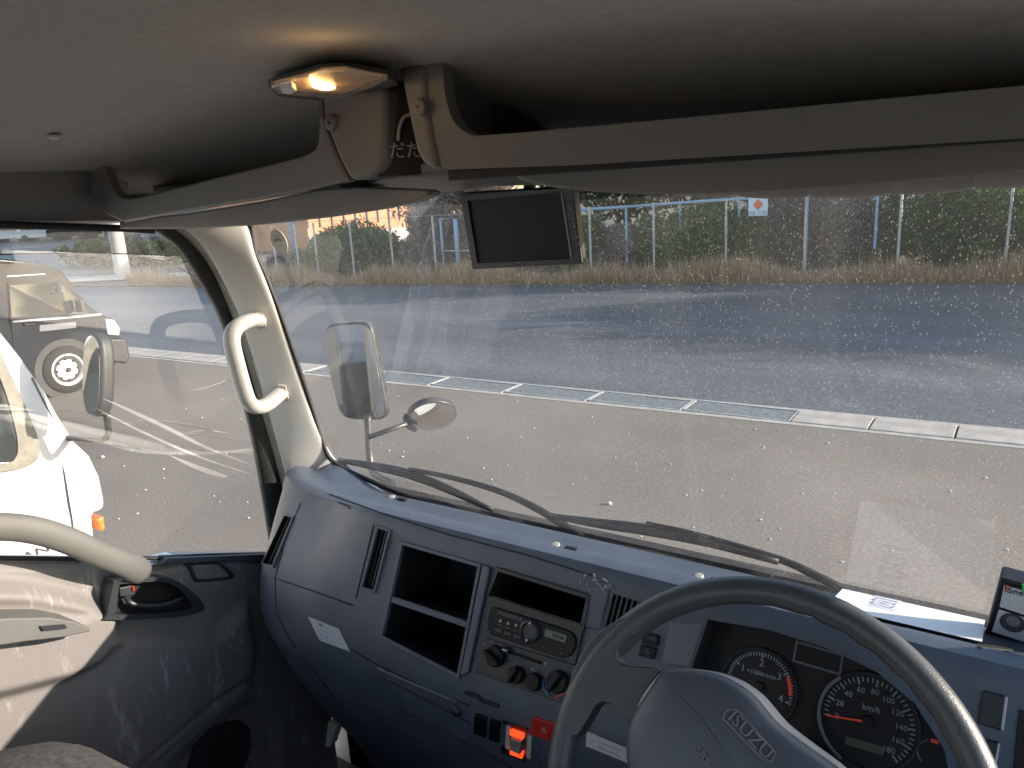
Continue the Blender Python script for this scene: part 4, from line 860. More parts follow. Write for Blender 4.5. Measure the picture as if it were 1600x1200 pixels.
tri = [HF.P(.0042 * math.cos(R(a)), .0042 * math.sin(R(a)), .001) for a in (90, 210, 330)]; mb.tube(tri + [tri[0]], .0006, 5); mb.build('hazard_symbol', 'print', dash)
arcp = [(845, 1163), (838, 1180), (845, 1198), (870, 1208)]
MB().tube(seam(bd, arcp, .001), .0015, 6).build('panel_ring', 'dash', dash)
q = [don(*p, .001) for p in ((918, 1142), (990, 1172), (1000, 1199), (916, 1165))]; prism('instruction_label', q, DN * .0008, 'label', dash)
LF = Fr(q[0], q[1] - q[0], (0, .4, 1)); mb = MB()
for i in range(4): addtext(mb, ['--- ---- --- ---', '-- ----- --- --', '---- -- --- ---', '--- --- -----'][i], .007, LF.P(.036, -.007 * i + .001, .0016), LF.u, LF.v, .0002)
mb.build('label_print', 'print_dim', dash)
# switches right of the vent, blank strip with worn spots
dquad('blank_cover', ((926, 905), (954, 914), (938, 985), (909, 977)), .0035, 'dash', bevel=.0015)
dquad('worn_patch', ((916, 958), (932, 963), (930, 978), (913, 973)), .0045, mat('worn_plastic', (.10, .11, .13), .6, nscale=100, namt=.3))
mb = MB()
for i in range(26):
    px, py = rng.uniform(908, 958), 0; py = 904 + (px - 908) * .28 + rng.normal() * 6; q = don(px, py, .0042)
    if q: mb.tube([q, q + V((rng.normal() * .0035, 0, rng.normal() * .0035))], .0006, 5)
mb.build('scratches', 'print', dash)
for l in (((1008, 987), (1032, 993), (1028, 1010), (1004, 1004)), ((1003, 1007), (1027, 1013), (1023, 1030), (999, 1024))): dquad('switch', l, .005, 'gloss_black')
mb = MB(); addtext(mb, 'OFF', .008, don(1020, 998, .0065), V((1, 0, 0)), V((0, .48, 1))); addtext(mb, '↻', .008, don(1014, 1018, .0065), V((1, 0, 0)), V((0, .48, 1))); mb.build('switch_print', 'print_dim', dash)
dquad('cluster_side_trim', ((1048, 972), (1098, 974), (1078, 1042), (1034, 1036)), .002, mat('grey_trim', (.13, .13, .17), .4, nscale=20, namt=.05))
dquad('switch_blank', ((1536, 1078), (1574, 1088), (1566, 1142), (1528, 1130)), .003, 'dash_dark', bevel=.002); dquad('switch_blank', ((1527, 1150), (1562, 1160), (1552, 1215), (1520, 1205)), .003, 'dash_dark', bevel=.002)
dquad('switch_edge', ((1570, 1087), (1575, 1089), (1568, 1141), (1563, 1139)), .005, 'print'); dquad('switch_edge', ((1559, 1160), (1563, 1161), (1553, 1214), (1549, 1212)), .005, 'print')
dquad('side_pocket', ((1592, 1108), (1660, 1128), (1640, 1260), (1580, 1240)), .002, 'cavity')
# defroster bolts and slots on the deck
for px, py in ((612, 777), (868, 852), (1092, 901)):
    q = don(px, py, .001)
    if q: MB().lathe(q, (0, -.2, 1), [(.007, 0), (.006, .0012), (.003, .0016)], 16).build('deck_clip', 'cream', dash, smooth=True, auto=40); MB().box(q + V((.028, -.002, .0005)), (.022, .010, .004)).build('deck_slot', 'cavity', dash, bevel=.002)
q = [don(*p, .001) for p in ((1524, 1006), (1580, 1014), (1583, 1020), (1528, 1014))]
if all(q): prism('defroster_slot', q, (0, 0, .002), 'cavity', dash, bevel=.002)
# instrument cluster ----------------------------------------------------
CO = cast(bd, 1250, 1090) ; CLF = Fr(CO - DN * .045, (1, 0, 0), (0, .48, 1))
plate = [CLF.P(u, v) for u, v in rrect(CLF.uv(1060, 1100)[0], CLF.uv(1200, 1330)[1], CLF.uv(1530, 1150)[0], CLF.uv(1200, 940)[1], .02)]
clu = prism('instrument_cluster', plate, -CLF.n * .01, mat('cluster_face', (.012, .012, .013), .5, nscale=40, namt=.15), T)
def gauge(cx, cy, rpx, ticks, a0, a1, major, red=None):
    u, v = CLF.uv(cx, cy); r = (CLF.uv(cx + rpx, cy)[0] - u); mb = MB(); mr = MB()
    for k in range(ticks + 1):
        t = R(a0 + (a1 - a0) * k / ticks); ln = .17 if k % major == 0 else .11; wd = .0010 if k % major == 0 else .0007
        c, s = math.cos(t), math.sin(t); p = [(r * (1 - ln), -wd), (r, -wd), (r, wd), (r * (1 - ln), wd)]
        (mr if red and k >= red else mb).prism([CLF.P(u + c * a_ - s * b_, v + s * a_ + c * b_, .0005) for a_, b_ in p], CLF.n * .0006)
    return u, v, r, mb, mr
u, v, r, mb, mr = gauge(1187, 1072, 55, 40, 200, -15, 10, 99)
def num(mb, s, u, v, sz): addtext(mb, s, sz, CLF.P(u, v, .0006), CLF.u, CLF.v)
for k in range(5): t = R(200 - 215 * k / 4); k and num(mb, str(k), u + r * .68 * math.cos(t), v + r * .68 * math.sin(t), r * .3)
num(mb, '×1000r/min', u, v + r * .36, r * .19); mb.build('tachometer_scale', 'print', clu); arc(CLF, u, v, r * .86, r * .95, 0, 32, .0008, 'needle', clu, 'red_zone')
MB().lathe(CLF.P(u, v, .0005), CLF.n, [(r * .14, 0), (r * .12, .006)], 20).build('needle_hub', 'black', clu, smooth=True, auto=40)
ring('gauge_rim', [CLF.P(u + r * 1.14 * math.cos(t), v + r * 1.14 * math.sin(t)) for t in np.linspace(0, 6.2832, 49)[:-1]], [CLF.P(u + r * 1.08 * math.cos(t), v + r * 1.08 * math.sin(t)) for t in np.linspace(0, 6.2832, 49)[:-1]], CLF.n * .006, 'dash_dark', clu)
u, v, r, mb, mr = gauge(1357, 1127, 76, 36, 188, -45, 4)
for k in range(9): t = R(188 - 233 * k / 9 - (0)); num(mb, str(k * 20), u + r * .70 * math.cos(t), v + r * .70 * math.sin(t), r * .19)
num(mb, '180', u + r * .70 * math.cos(R(-45)), v + r * .70 * math.sin(R(-45)), r * .19); num(mb, 'km/h', u + r * .03, v + r * .30, r * .2); mb.build('speedometer_scale', 'print', clu)
ring('gauge_rim', [CLF.P(u + r * 1.13 * math.cos(t), v + r * 1.13 * math.sin(t)) for t in np.linspace(0, 6.2832, 49)[:-1]], [CLF.P(u + r * 1.06 * math.cos(t), v + r * 1.06 * math.sin(t)) for t in np.linspace(0, 6.2832, 49)[:-1]], CLF.n * .006, 'dash_dark', clu)
arc(CLF, u, v, r * 1.05, r * 1.13, 130, 245, .0065, 'print_dim', clu, 'rim_highlight')
t = R(188); c, s = math.cos(t), math.sin(t); prism('needle', [CLF.P(u + c * a_ - s * b_, v + s * a_ + c * b_, .006) for a_, b_ in ((r * .12, -.0012), (r * .92, -.0007), (r * .92, .0007), (r * .12, .0012))], CLF.n * .001, 'needle', clu)
MB().lathe(CLF.P(u, v, .0005), CLF.n, [(r * .14, 0), (r * .12, .007)], 20).build('needle_hub', 'black', clu, smooth=True, auto=40)
def cq(name, l, h, mt): return prism(name, [CLF.P(*CLF.uv(*q), .0005) for q in l], CLF.n * h, mt, clu)
cq('odometer_display', [(1322, 1150), (1382, 1167), (1380, 1180), (1320, 1162)], .0008, 'lcd')
o4 = [(1244, 1000), (1319, 1022), (1314, 1056), (1238, 1033)]; i4 = [(1247, 1005), (1315, 1025), (1311, 1051), (1242, 1031)]
ring('display_frame', [CLF.P(*CLF.uv(*q), .0005) for q in o4], [CLF.P(*CLF.uv(*q), .0005) for q in i4], CLF.n * .001, 'print_dim', clu)
u, v = CLF.uv(1456, 1178); arc(CLF, u, v, .0135, .015, 110, 230, .0006, 'print', clu, 'fuel_scale'); arc(CLF, u, v, .0125, .0165, 70, 100, .0006, 'needle', clu, 'fuel_red')
# ------------------------------------------------------------------ steering wheel
SC = V((.378, .61, 1.521)); SA = .591
WFm = Fr(SC, (1, 0, 0), (0, math.sin(SA), math.cos(SA)))
sw = bpy.data.objects.new('steering_wheel', bpy.data.meshes.new('steering_wheel'))
mb = MB(); pts = [WFm.P(.2 * math.cos(t), .2 * math.sin(t)) for t in np.linspace(0, 2 * math.pi, 97)[:-1]]; k0 = 0; N = 16
for i, p in enumerate(pts):
    rd = (p - SC).normalized(); t_ = math.atan2((p - SC).dot(WFm.v), (p - SC).dot(WFm.u)); rr = .0142 + .0012 * max(0, math.cos(2 * (t_ - R(150))))
    gr = 0 if not (R(35) < t_ < R(95)) else .0012 * math.sin(t_ * 60)
    for j in range(N):
        a_ = 2 * math.pi * j / N; g2 = gr if math.cos(a_) < -.3 else 0; mb.v.append(p + rd * math.cos(a_) * (rr + g2) + WFm.n * math.sin(a_) * rr * 1.12)
for i in range(len(pts)):
    for j in range(N): i2 = (i + 1) % len(pts); mb.f.append((i * N + j, i * N + (j + 1) % N, i2 * N + (j + 1) % N, i2 * N + j))
sw = mb.build('steering_wheel', 'wheel', T, smooth=True)
def wpx(l, h): return [WFm.P(*WFm.uv(*q, h), h) for q in l]
spk = [(900, 1050), (925, 1005), (960, 975), (1000, 960), (1005, 985), (985, 998), (972, 1014), (970, 1030), (985, 1041), (1034, 1046), (1014, 1080), (990, 1128), (962, 1100), (940, 1100), (926, 1120), (905, 1150), (888, 1130)]
sp = wpx([(p.x, p.y) for p in smoothpath([V((*q, 0)) for q in spk + [spk[0]]], 4)[:-1]], .004); prism('spoke', [p - WFm.n * .012 for p in sp], WFm.n * .022, 'wheel', sw, bevel=.0085, segs=4, angle=20)
MB().tube(smoothpath(wpx([(1037, 1050), (1020, 1070), (1003, 1095), (990, 1122)], .012), 4), .0022, 8).build('pad_gap', 'pillar', sw, smooth=True)
# mirrored spoke on the other side of the hub
prism('spoke', [SC - (p - SC) * 1.0 + WFm.v * .02 - WFm.n * .0 for p in sp], WFm.n * .02, 'wheel', sw, bevel=.0085, segs=4, angle=20)
padl = smoothpath([V((x, y, 0)) for x, y in ((1032, 1046), (1080, 1044), (1130, 1055), (1176, 1084), (1216, 1130), (1264, 1168), (1316, 1208), (1372, 1270), (1370, 1350), (1270, 1390), (1150, 1370), (1040, 1300), (985, 1215), (976, 1160), (984, 1122), (1008, 1082))], 4)[:-1]
pp = wpx([(p.x, p.y) for p in padl] , .02); hcx = sum((p for p in pp), V((0, 0, 0))) / len(pp)
vs = []; nL = len(pp); levels = [(1.0, -.045), (1.0, -.012), (.985, .0), (.95, .008), (.88, .0135), (.74, .018), (.5, .021), (.2, .022)]
for s_, h in levels: vs += [hcx + (p - hcx) * s_ + WFm.n * h for p in pp]
fs = [(i * nL + j, i * nL + (j + 1) % nL, (i + 1) * nL + (j + 1) % nL, (i + 1) * nL + j) for i in range(len(levels) - 1) for j in range(nL)] + [tuple(range(nL))[::-1], tuple((len(levels) - 1) * nL + j for j in range(nL))]
pad = obj('horn_pad', vs, fs, 'pad', sw, smooth=True)
bpd = bvh(pad)
def seamline(l, r, off, mt, name, n=6): return MB().tube(seam(bpd, l, r, n, off), r, 8).build(name, mt, sw, smooth=True)
pbx = [cast(bpd, *q, .0008) for q in ((1136, 1109), (1152, 1109), (1212, 1176), (1206, 1190), (1192, 1186), (1130, 1122))]
MB().tube(pbx + [pbx[0]], .0009, 6).build('emblem_frame', 'print_dim', sw)
ca, cb = cast(bpd, 1146, 1120), cast(bpd, 1200, 1178); mb = MB(); nn = (cb - ca).normalized(); addtext(mb, 'ISUZU', .0165, ca.lerp(cb, .5) + WFm.n * .0015, nn, WFm.n.cross(nn) if WFm.n.cross(nn).z > 0 else -WFm.n.cross(nn), .0006, 1.05); mb.build('emblem', 'print_dim', sw)
ca, cb = cast(bpd, 1086, 1166), cast(bpd, 1112, 1196); mb = MB(); addtext(mb, 'SRS', .010, ca.lerp(cb, .5) + WFm.n * .0015, nn, WFm.n.cross(nn) if WFm.n.cross(nn).z > 0 else -WFm.n.cross(nn), .0006); mb.build('airbag_text', 'print_dim', sw)
q = seam(bpd, ((1057, 1085), (1090, 1120), (1120, 1160), (1150, 1210)), .001, 5, -.001); MB().tube(q, [.0005] + [.0026] * (len(q) - 2) + [.001], 8).build('pad_crease', 'pad', sw, smooth=True)
MB().tube([SC - WFm.n * .02, SC - WFm.n * .34], [.045, .06], 20).build('steering_column', 'dash_dark', T, smooth=True, auto=40)
# ------------------------------------------------------------------ left door
XD = -.75
def dyz(px, py): q = onx(px, py, XD); return (q.y, q.z)
def sdist(Yg, Zg, poly):
    P = np.array(poly); ins = np.zeros(Yg.shape, bool); dm = np.full(Yg.shape, 9.)
    for i in range(len(P)):
        a, b = P[i - 1], P[i]; c = ((a[1] > Zg) != (b[1] > Zg)) & (Yg < (b[0] - a[0]) * (Zg - a[1]) / (b[1] - a[1] + 1e-12) + a[0]); ins ^= c
        t = np.clip(((Yg - a[0]) * (b[0] - a[0]) + (Zg - a[1]) * (b[1] - a[1])) / ((b - a) @ (b - a)), 0, 1); dm = np.minimum(dm, np.hypot(Yg - a[0] - t * (b[0] - a[0]), Zg - a[1] - t * (b[1] - a[1])))
    return np.where(ins, dm, -dm)
def sm(d, w0, w1): t = np.clip((d - w0) / (w1 - w0), 0, 1); return t * t * (3 - 2 * t)
belt = [dyz(*q) for q in ((-300, 850), (-100, 866), (0, 875), (130, 876), (250, 884), (300, 870), (415, 868), (500, 868))]; belt = sorted(belt)
ny, nz = 190, 200; ys = np.linspace(-.3, 1.05, ny); Yg = np.repeat(ys[:, None], nz, 1); zt = np.interp(ys, [b[0] for b in belt], [b[1] for b in belt]); zb = .66; tt = np.linspace(0, 1, nz)
Zg = zb + (zt[:, None] - zb) * tt[None, :]
H = np.zeros_like(Yg)
H += .012 * sm(zt[:, None] - Zg, .0, .02)
H += .032 * sm(sdist(Yg, Zg, [dyz(*q) for q in ((-400, 1000), (-60, 905), (40, 912), (120, 930), (178, 950), (176, 1000), (150, 1035), (100, 1058), (0, 1084), (-60, 1096), (-400, 1180))]), -.012, .022)
H -= .010 * sm(sdist(Yg, Zg, [dyz(*q) for q in ((-400, 930), (-60, 925), (60, 925), (140, 950), (120, 965), (60, 968), (-60, 975), (-400, 1010))]), -.005, .02)
H += .022 * sm(sdist(Yg, Zg, [dyz(*q) for q in ((165, 975), (330, 985), (385, 930), (400, 1000), (395, 1060), (330, 1100), (215, 1200), (150, 1300), (100, 1300), (140, 1130))]), -.006, .03)
H += .016 * sm(sdist(Yg, Zg, [dyz(*q) for q in ((175, 1240), (225, 1180), (300, 1120), (375, 1066), (388, 1066), (385, 1080), (330, 1120), (270, 1175), (225, 1240))]), -.008, .008)
H -= .012 * sm(sdist(Yg, Zg, [dyz(*q) for q in ((235, 1260), (290, 1170), (345, 1125), (400, 1085), (440, 1120), (430, 1260))]), -.01, .02)
vs = [V((XD - .01 + H[i, j], Yg[i, j], Zg[i, j])) for i in range(ny) for j in range(nz)]
door = obj('passenger_door', vs, [(i * nz + j, (i + 1) * nz + j, (i + 1) * nz + j + 1, i * nz + j + 1) for i in range(ny - 1) for j in range(nz - 1)], 'door', T, smooth=True)
prism('door_skin', [V((-.84, y, z)) for y, z in [(-.4, .6), (1.06, .6)] + [(b[0], b[1] - .01) for b in reversed(belt)]], (.07, 0, 0), 'white_paint', door)
bo = bvh(door)
def dc(px, py, off=0): return cast(bo, px, py, off, lambda a, b: onx(a, b, XD + off))
M['ledge'] = mat('door_ledge', (.06, .068, .085), .45, nscale=20, namt=.1)
# top ledge and glass slot
mb = MB(); mb.prism([onx(px, py, -.738) for px, py in ((245, 884), (262, 872), (420, 866), (470, 866), (470, 905), (420, 880), (340, 878))], (-.03, 0, 0)); mb.build('door_ledge', 'ledge', door, bevel=.003)
MB().tube([onx(px, py, -.752) for px, py in ((-300, 849), (-100, 865), (0, 872), (130, 873), (250, 872), (320, 868), (425, 866))], .004, 8).build('glass_seal', 'rubber', door, smooth=True)
# side window
gl = [onx(px, py, -.772) for px, py in ((-500, 330), (0, 345), (200, 352), (250, 360), (290, 385), (312, 428), (340, 475), (358, 520), (380, 610), (400, 690), (430, 880), (250, 890), (0, 885), (-500, 880))]
obj('side_window', gl, [tuple(range(len(gl)))], 'sideglass', door)
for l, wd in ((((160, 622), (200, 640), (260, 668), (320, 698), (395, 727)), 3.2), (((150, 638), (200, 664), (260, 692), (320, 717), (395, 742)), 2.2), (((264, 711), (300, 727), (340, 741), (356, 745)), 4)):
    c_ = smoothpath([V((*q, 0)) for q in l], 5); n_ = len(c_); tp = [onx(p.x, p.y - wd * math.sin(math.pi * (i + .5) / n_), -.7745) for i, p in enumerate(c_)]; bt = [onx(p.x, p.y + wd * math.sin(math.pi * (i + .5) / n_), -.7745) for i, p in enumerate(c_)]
    grid('painted_reflection', [tp, bt], 'streak', door)  # pale ribbons drawn on the pane in place of curved reflections
# rain guard outside
rg = [onx(px, py, -.80) for px, py in ((-300, 330), (-100, 340), (100, 345), (240, 352), (300, 395), (322, 440), (300, 430), (255, 405), (200, 396), (100, 396), (0, 398), (-300, 420))]
obj('rain_guard', rg, [tuple(range(len(rg)))], 'guard', door); MB().tube([onx(px, py, -.80) for px, py in ((-300, 420), (0, 397.5), (100, 395.5), (200, 397), (255, 406), (305, 432))], .0012, 6).build('guard_edge', 'ledge', door)
# grab bar
gb = smoothpath([onx(px, py, x_) for px, py, x_ in ((-330, 880, -.70), (-250, 850, -.685), (-120, 826, -.68), (0, 823, -.68), (60, 830, -.68), (110, 846, -.684), (155, 866, -.69), (195, 882, -.70), (225, 896, -.725))], 5)
MB().tube(gb, [.021] * (len(gb) - 5) + [.023, .024, .024, .023, .020], 16, flat=.62, up=(0, 0, 1)).build('grab_bar', 'grip', door, smooth=True)
# handle bezel with lever
bz_o = [(178, 908), (240, 903), (272, 906), (295, 920), (316, 940), (320, 950), (312, 957), (270, 965), (170, 969), (168, 960)]
bz_i = [(187, 913), (238, 909), (266, 912), (284, 924), (300, 942), (302, 948), (296, 951), (266, 957), (183, 961), (181, 955)]
def loopsm(l, off): return [dc(p.x, p.y, off) for p in smoothpath([V((*q, 0)) for q in l + [l[0]]], 3)[:-1]]
XB = max(p.x for p in loopsm(bz_o, 0)) + .006
def lx(l, x): return [onx(p.x, p.y, x) for p in smoothpath([V((*q, 0)) for q in l + [l[0]]], 3)[:-1]]
M['bezel'] = mat('handle_bezel', (.035, .038, .042), .35, nscale=30, namt=.1)
hdl = ring('door_handle', lx(bz_o, XB), lx(bz_i, XB), (-.03, 0, 0), 'bezel', door, bevel=.003, segs=3); hdl.parent = T; hdl.matrix_parent_inverse = Matrix.Translation(-T.location)
prism('handle_recess', lx(bz_i, XB - .024), (-.004, 0, 0), 'cavity', hdl)
MB().tube(smoothpath([onx(px, py, XB - f_) for px, py, f_ in ((196, 934, .014), (206, 943, .006), (225, 947, .003), (250, 946, .003), (272, 940, .006), (288, 930, .014))], 4), [.003] * 2 + [.0048] * 15 + [.0055] * 2 + [.004] * 2, 10).build('lever', 'bezel', hdl, smooth=True)
MB().prism([onx(px, py, XB - .012) for px, py in ((183, 917), (205, 913), (208, 928), (184, 931))], (.008, 0, 0)).build('lock_tab', 'bezel', hdl, bevel=.002); MB().prism([onx(px, py, XB - .0035) for px, py in ((206, 916), (209, 915), (210, 922), (207, 924))], (.002, 0, 0)).build('lock_mark', 'red', hdl)
co = [(288, 880), (340, 879), (352, 884), (365, 896), (362, 905), (312, 910), (302, 905), (296, 892)]; ci = [(300, 884), (338, 882), (348, 888), (357, 897), (354, 902), (314, 905), (308, 902), (304, 893)]
XC = max(p.x for p in loopsm(co, 0)) + .003
cup = ring('door_cup', lx(co, XC), lx(ci, XC), (-.02, 0, 0), 'bezel', door, bevel=.002); prism('cup_recess', lx(ci, XC - .004), (-.003, 0, 0), 'cavity', door)
# armrest
ar = [(-300, 985), (-60, 970), (20, 966), (80, 965), (118, 972), (142, 982), (142, 987), (100, 996), (40, 1003), (0, 1009), (-60, 1018), (-300, 1060)]
arm = prism('armrest', [onx(*q, -.672) for q in ar], (-.06, 0, -.0), 'grip', door, bevel=.006, segs=3)
prism('window_switch', [onx(*q, -.671) for q in ((62, 978), (100, 975), (104, 981), (66, 985))], (.003, 0, 0), 'bezel', door)
prism('speaker_grille', [dc(*q, .002) for q in ((290, 1200), (300, 1165), (325, 1138), (350, 1126), (375, 1124), (390, 1138), (392, 1165), (380, 1200), (360, 1235), (300, 1240))], (.001, 0, 0), 'grille', door)
# seat and footwell
def blob(c, r, name, mt, p=2.6):
    vs = []; nu, nv = 24, 16
    for i in range(nv + 1):
        ph = -math.pi / 2 + math.pi * i / nv
        for j in range(nu):
            th = 2 * math.pi * j / nu; f_ = lambda a: math.copysign(abs(a) ** (2 / p), a); vs.append(V(c) + V((r[0] * f_(math.cos(ph)) * f_(math.cos(th)), r[1] * f_(math.cos(ph)) * f_(math.sin(th)), r[2] * f_(math.sin(ph)))))
    return obj(name, vs, [(i * nu + j, i * nu + (j + 1) % nu, (i + 1) * nu + (j + 1) % nu, (i + 1) * nu + j) for i in range(nv) for j in range(nu)], mt, T, smooth=True)
blob((-.47, .17, 1.235), (.23, .30, .15), 'passenger_seat', 'seat', 3.2)
MB().box((-.02, .1, .95), (.14, .5, .5)).build('centre_console', 'seat', T, bevel=.03)
blob((.378, -.1, 1.06), (.22, .26, .09), 'driver_seat', 'seat', 3.2)
prism('footwell_wall', [V((-.76, 1.1, .7)), V((.8, 1.1, .7)), V((.8, 1.1, 1.5)), V((-.76, 1.1, 1.5))], (0, .02, 0), 'carpet', T)
q = atd(520, 1150, 1.62); prism('wiring_cover', [atd(*a, 1.60) for a in ((513, 1128), (526, 1134), (516, 1166), (508, 1168))], (0, .02, 0), 'cream', T)
# right side of the cab
mb = MB(); mb.prism([V((.80, -.62, .66)), V((.80, 1.08, .66)), V((.80, 1.08, 1.36)), V((.80, .40, 1.55)), V((.80, -.62, 1.60))], (.04, 0, 0)); mb.build('driver_door', 'shelf', T)
MB().prism([V((.78, 1.08, 1.36)), V((.78, 1.03, 1.36)), V((.78, .86, 2.16)), V((.78, .92, 2.16))], (.05, 0, 0)).build('windshield_pillar', 'pillar', T)
MB().prism([V((.78, -.62, 1.5)), V((.78, -.35, 1.5)), V((.78, -.30, 2.18)), V((.78, -.62, 2.18))], (.05, 0, 0)).build('rear_pillar', 'shelf', T)
MB().prism([V((-.83, -.62, 1.5)), V((-.83, -.40, 1.5)), V((-.83, -.36, 2.18)), V((-.83, -.62, 2.18))], (.05, 0, 0)).build('rear_pillar', 'shelf', T)
MB().box((.78, .1, 2.15), (.05, 1.5, .09)).build('side_header', 'shelf', T)
MB().box((-.82, .1, 2.16), (.05, 1.5, .16)).build('roof_side', 'white_paint', T, bevel=.01)
# outer front and cargo box
mb = MB(); mb.prism([V((-.83, 1.10, .5)), V((.83, 1.10, .5)), V((.83, 1.10, 1.46)), V((-.83, 1.10, 1.46))], (0, .06, 0)); mb.build('front_panel', 'white_paint', T, bevel=.02)
mb = MB(); mb.box((0, -3.1, 1.0), (1.95, 4.6, .5)); mb.build('cargo_bed', mat('grey_cargo_panel', (.12, .13, .14), .5, nscale=2, namt=.1), T, bevel=.02)
mb = MB(); mb.box((0, -2.6, .6), (.8, 5, .2)); mb.build('chassis', 'metal_dark', T)
for x_ in (-.7, .7):
    for y_ in (.35, -3.8): MB().lathe(V((x_, y_, .36)), (1, 0, 0), [(.2, -.1), (.36, -.1), (.36, .1), (.2, .1)], 28).build('wheel', 'tyre', T, smooth=True, auto=40)
# ------------------------------------------------------------------ outside mirrors of our truck
def facing(c, tgt):                                     # frame whose normal halves the way to the eye and to the target direction
    n_ = ((CP - c).normalized() + tgt.normalized()).normalized(); u_ = V((0, 0, 1)).cross(n_).normalized(); return Fr(c, u_, n_.cross(u_))
mc = atd(553, 582, 2.08); MF = facing(mc, V((.02, -1, -.20)))
mo = [(506, 520), (512, 509), (530, 505), (565, 503), (577, 508), (583, 522), (590, 560), (602, 620), (605, 640), (603, 650), (595, 656), (570, 657), (545, 655), (533, 648), (526, 632), (513, 580), (504, 545)]
mo_s = [(p.x, p.y) for p in smoothpath([V((*q, 0)) for q in mo + [mo[0]]], 2)[:-1]]
mm = prism('side_mirror', [MF.P(*MF.uv(*q)) for q in mo_s], -MF.n * .03, 'metal_dark', T, bevel=.008)
cu, cv = MF.uv(553, 582); prism('mirror_glass', [MF.P(cu + (MF.uv(*q)[0] - cu) * .94, cv + (MF.uv(*q)[1] - cv) * .955, .0012) for q in mo_s], MF.n * .001, 'mirror', mm)
r0 = atd(574, 650, 2.10); r1 = atd(578, 718, 2.10); r2 = atd(584, 738, 2.08); r3 = atd(600, 750, 2.0); r4 = atd(612, 762, 1.9)
MB().tube(smoothpath([r0, r0.lerp(r1, .5), r1, r2, r3, r4, V((-.62, 1.13, 1.40))], 5), .011, 12).build('mirror_stay', 'metal_dark', mm, smooth=True)
b0 = atd(577, 683, 2.09); b1 = atd(636, 662, 2.11); MB().tube([b0, b1], .007, 8).build('mirror_arm', 'metal_dark', mm, smooth=True)
oc = atd(676, 651, 2.14); OF = facing(oc, V((.0, .2, -1)))
ol = [(676 + 38.5 * math.cos(t) * 1.0 , 651 + 22.5 * math.sin(t) - 3.5 * math.cos(t)) for t in np.linspace(0, 2 * math.pi, 37)[:-1]]
ovs = [OF.P(*OF.uv(*q)) for q in ol]; oc2 = sum(ovs, V((0, 0, 0))) / len(ovs)
um = prism('under_mirror', ovs, -OF.n * .02, 'metal_dark', T, bevel=.005)
vs = []; lv = [(.95, .0008), (.85, .005), (.7, .010), (.45, .015), (.2, .0175), (.05, .018)]
for s_, h in lv: vs += [oc2 + (p - oc2) * s_ + OF.n * h for p in ovs]
nL = len(ovs); obj('convex_glass', vs, [(i * nL + j, i * nL + (j + 1) % nL, (i + 1) * nL + (j + 1) % nL, (i + 1) * nL + j) for i in range(len(lv) - 1) for j in range(nL)] + [tuple(range((len(lv) - 1) * nL, len(lv) * nL))], 'mirror', um, smooth=True)
prism('mirror_clamp', [atd(*q, 2.12) for q in ((634, 655), (645, 662), (655, 672), (648, 677), (636, 671), (630, 664))], OF.n * -.025, 'metal_dark', um, bevel=.003)
# ------------------------------------------------------------------ wipers
def wip(blade, arm_, name='wiper'):
    bl = [onws(*q, .022) for q in blade]; up = V((0, -WK, 1)); mb = MB(); sp_ = smoothpath(bl, 4); mb.tube(sp_, .0055, 6); mb.build(name, 'black', T, smooth=True); w_ = T.children[-1]
    w_ = [o_ for o_ in bpy.data.objects if o_.name.startswith(name)][-1]
    n_ = len(bl); b2 = [onws(*q, .030) + V((0, 0, .007 * math.sin(math.pi * i / (n_ - 1)))) for i, q in enumerate(blade)]; MB().tube(smoothpath(b2, 4), [.004 + .005 * math.sin(math.pi * i / (4 * (n_ - 1))) for i in range(4 * (n_ - 1) + 1)], 8).build('blade_frame', 'black', w_, smooth=True)
    al = [onws(*q, .034) for q in arm_]; MB().tube(smoothpath(al, 4), [.0045 + .0035 * i / (4 * (len(al) - 1)) for i in range(4 * (len(al) - 1) + 1)], 8).build('wiper_arm', 'black', w_, smooth=True)
    mb = MB()
    for t in (.15, .35, .65, .85): i = int(t * (len(sp_) - 1)); mb.tube([sp_[i], smoothpath(b2, 4)[i]], .003, 6)
    mb.build('blade_clip', 'black', w_)
wip([(530, 719), (580, 730), (640, 745), (700, 767), (770, 797)], [(640, 733), (700, 745), (770, 764), (820, 785), (868, 812), (925, 850)])
wip([(858, 805), (930, 820), (1020, 834), (1110, 851), (1216, 878)], [(1010, 818), (1090, 836), (1215, 873), (1270, 897), (1335, 930), (1400, 962)])
# ================================================================== loose things in the cab
# monitor
mn = empty('rear_view_monitor', ony(812, 420, .86), 'black flat rear view monitor hanging at the top of the windshield', 'monitor')
a, b, c, d = (716, 303), (896, 293), (910, 411), (737, 421)
A3 = ony(*a, .86); MFm = Fr(ony(812, 358, .85), ony(903, 352, .835) - ony(727, 362, .865), (0, -.06, 1))
def mq(l, h): return [MFm.P(*MFm.uv(*q, h), h) for q in l]
body = [(718, 305), (722, 301), (735, 300), (892, 291), (896, 294), (909, 402), (909, 409), (904, 413), (748, 421), (741, 420), (736, 413)]
hs = prism('housing', mq(body, 0), -MFm.n * .012, 'black', mn, bevel=.004)
ring('bezel', mq([(718, 303), (895, 293), (909, 412), (738, 421)], .003), mq([(730, 314), (878, 300), (890, 404), (745, 411)], .003), -MFm.n * .004, 'black', mn, bevel=.0012)
prism('screen', mq([(729, 313), (879, 299), (891, 405), (744, 412)], .0005), MFm.n * .0006, 'screen', mn)
MB().tube(mq([(877, 301), (893, 403)], .0035), .0011, 6).build('bezel_strip', 'print', mn)
MB().tube(mq([(730, 315), (745, 410)], .0035), .0009, 6).build('bezel_edge', 'print_dim', mn)
mb = MB()
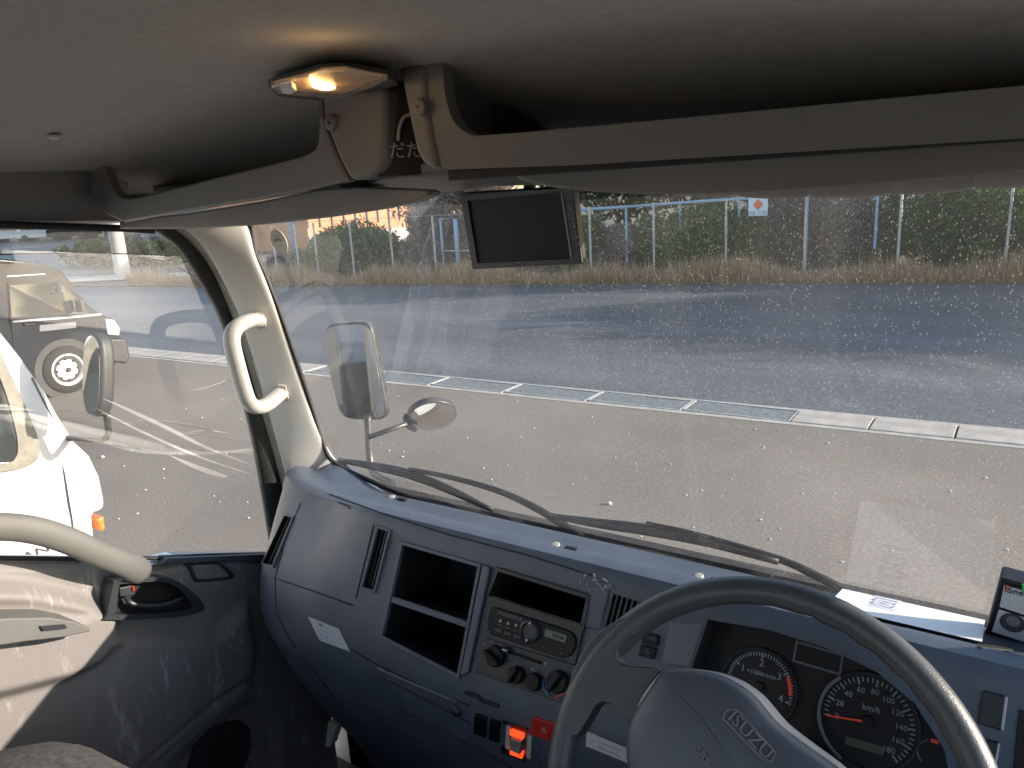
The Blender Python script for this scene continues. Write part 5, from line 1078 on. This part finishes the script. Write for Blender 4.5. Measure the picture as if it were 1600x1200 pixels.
addtext(mb, 'BACK EYE', .0085, mq([(816, 413.5)], .0035)[0], MFm.u, MFm.v, .0002, 1.15); 
for i, s in enumerate(('ch', '▲', 'vol', '▼', '▲', '+', '▼', 'ph')): addtext(mb, s, .0055, mq([(890 + i * 1.9, 315 + i * 9.4)], .0035)[0], MFm.u, MFm.v, .0002)
mb.build('button_print', 'print_dim', mn)
MB().tube([MFm.P(0, .03, -.02), MFm.P(0, .10, -.05)], .008, 10).build('bracket', 'black', mn, smooth=True)
# paper on the deck and label board
pz = 1.56
pq = [don(*p, .003) for p in ((1310, 940), (1375, 957), (1450, 975), (1532, 994), (1496, 1026), (1440, 1012), (1385, 996), (1330, 965))]
pq2 = [q for q in pq if q]
pap = obj('paper_sheet', [V((.375, 1.045, 1.532)), V((.545, 1.045, 1.532)), V((.545, .985, 1.549)), V((.375, .985, 1.549)), V((.545, .925, 1.5695)), V((.375, .925, 1.5695))], [(0, 1, 2, 3), (3, 2, 4, 5)], 'paper', solid=.0006)
tag(pap, 'white sheet of paper lying on the dashboard under the windshield', 'paper')
mb = MB(); addtext(mb, '1001', .046, (.435, 1.014, 1.5425), (0, 1, -.283), (-1, 0, 0), .0002, .8); mb.build('number_print', mat('pale_print', (.42, .45, .55), .7, nscale=60, namt=.1), pap)
BF = Fr(ony(1600, 960, .99), (1, -.06, 0), (0, -.12, 1)); bb = empty('mounted_device', ony(1590, 1010, .99), 'black rimmed box with a white picture label at the right end of the dashboard', 'device')
def bq(l, h=0): return [BF.P(*BF.uv(*q, h), h) for q in l]
prism('case', bq([(1562, 903), (1680, 935), (1665, 1030), (1538, 992)]), -BF.n * .03, 'black', bb, bevel=.003)
prism('label', bq([(1569, 914), (1680, 943), (1675, 985), (1562, 947)], .0005), BF.n * .0012, 'label', bb); prism('label', bq([(1561, 952), (1675, 988), (1662, 1022), (1550, 986)], .0005), BF.n * .0012, 'label', bb)
prism('green_tag', bq([(1597, 912), (1640, 922), (1638, 936), (1597, 926)], .002), BF.n * .001, 'green', bb)
mb = MB(); addtext(mb, 'P', .014, bq([(1574, 920)], .002)[0], BF.u, BF.v); mb.build('red_letter', 'red', bb); mb = MB(); addtext(mb, 'ioneer', .011, bq([(1592, 926)], .002)[0], BF.u, BF.v); mb.build('lettering', 'ink', bb)
MB().lathe(bq([(1582, 973)], .002)[0], BF.n, [(.013, 0), (.013, .0008)], 20).build('picture', 'ink', bb); MB().lathe(bq([(1583, 971)], .003)[0], BF.n, [(.007, 0), (.007, .0006)], 20).build('picture_ring', 'print_dim', bb)
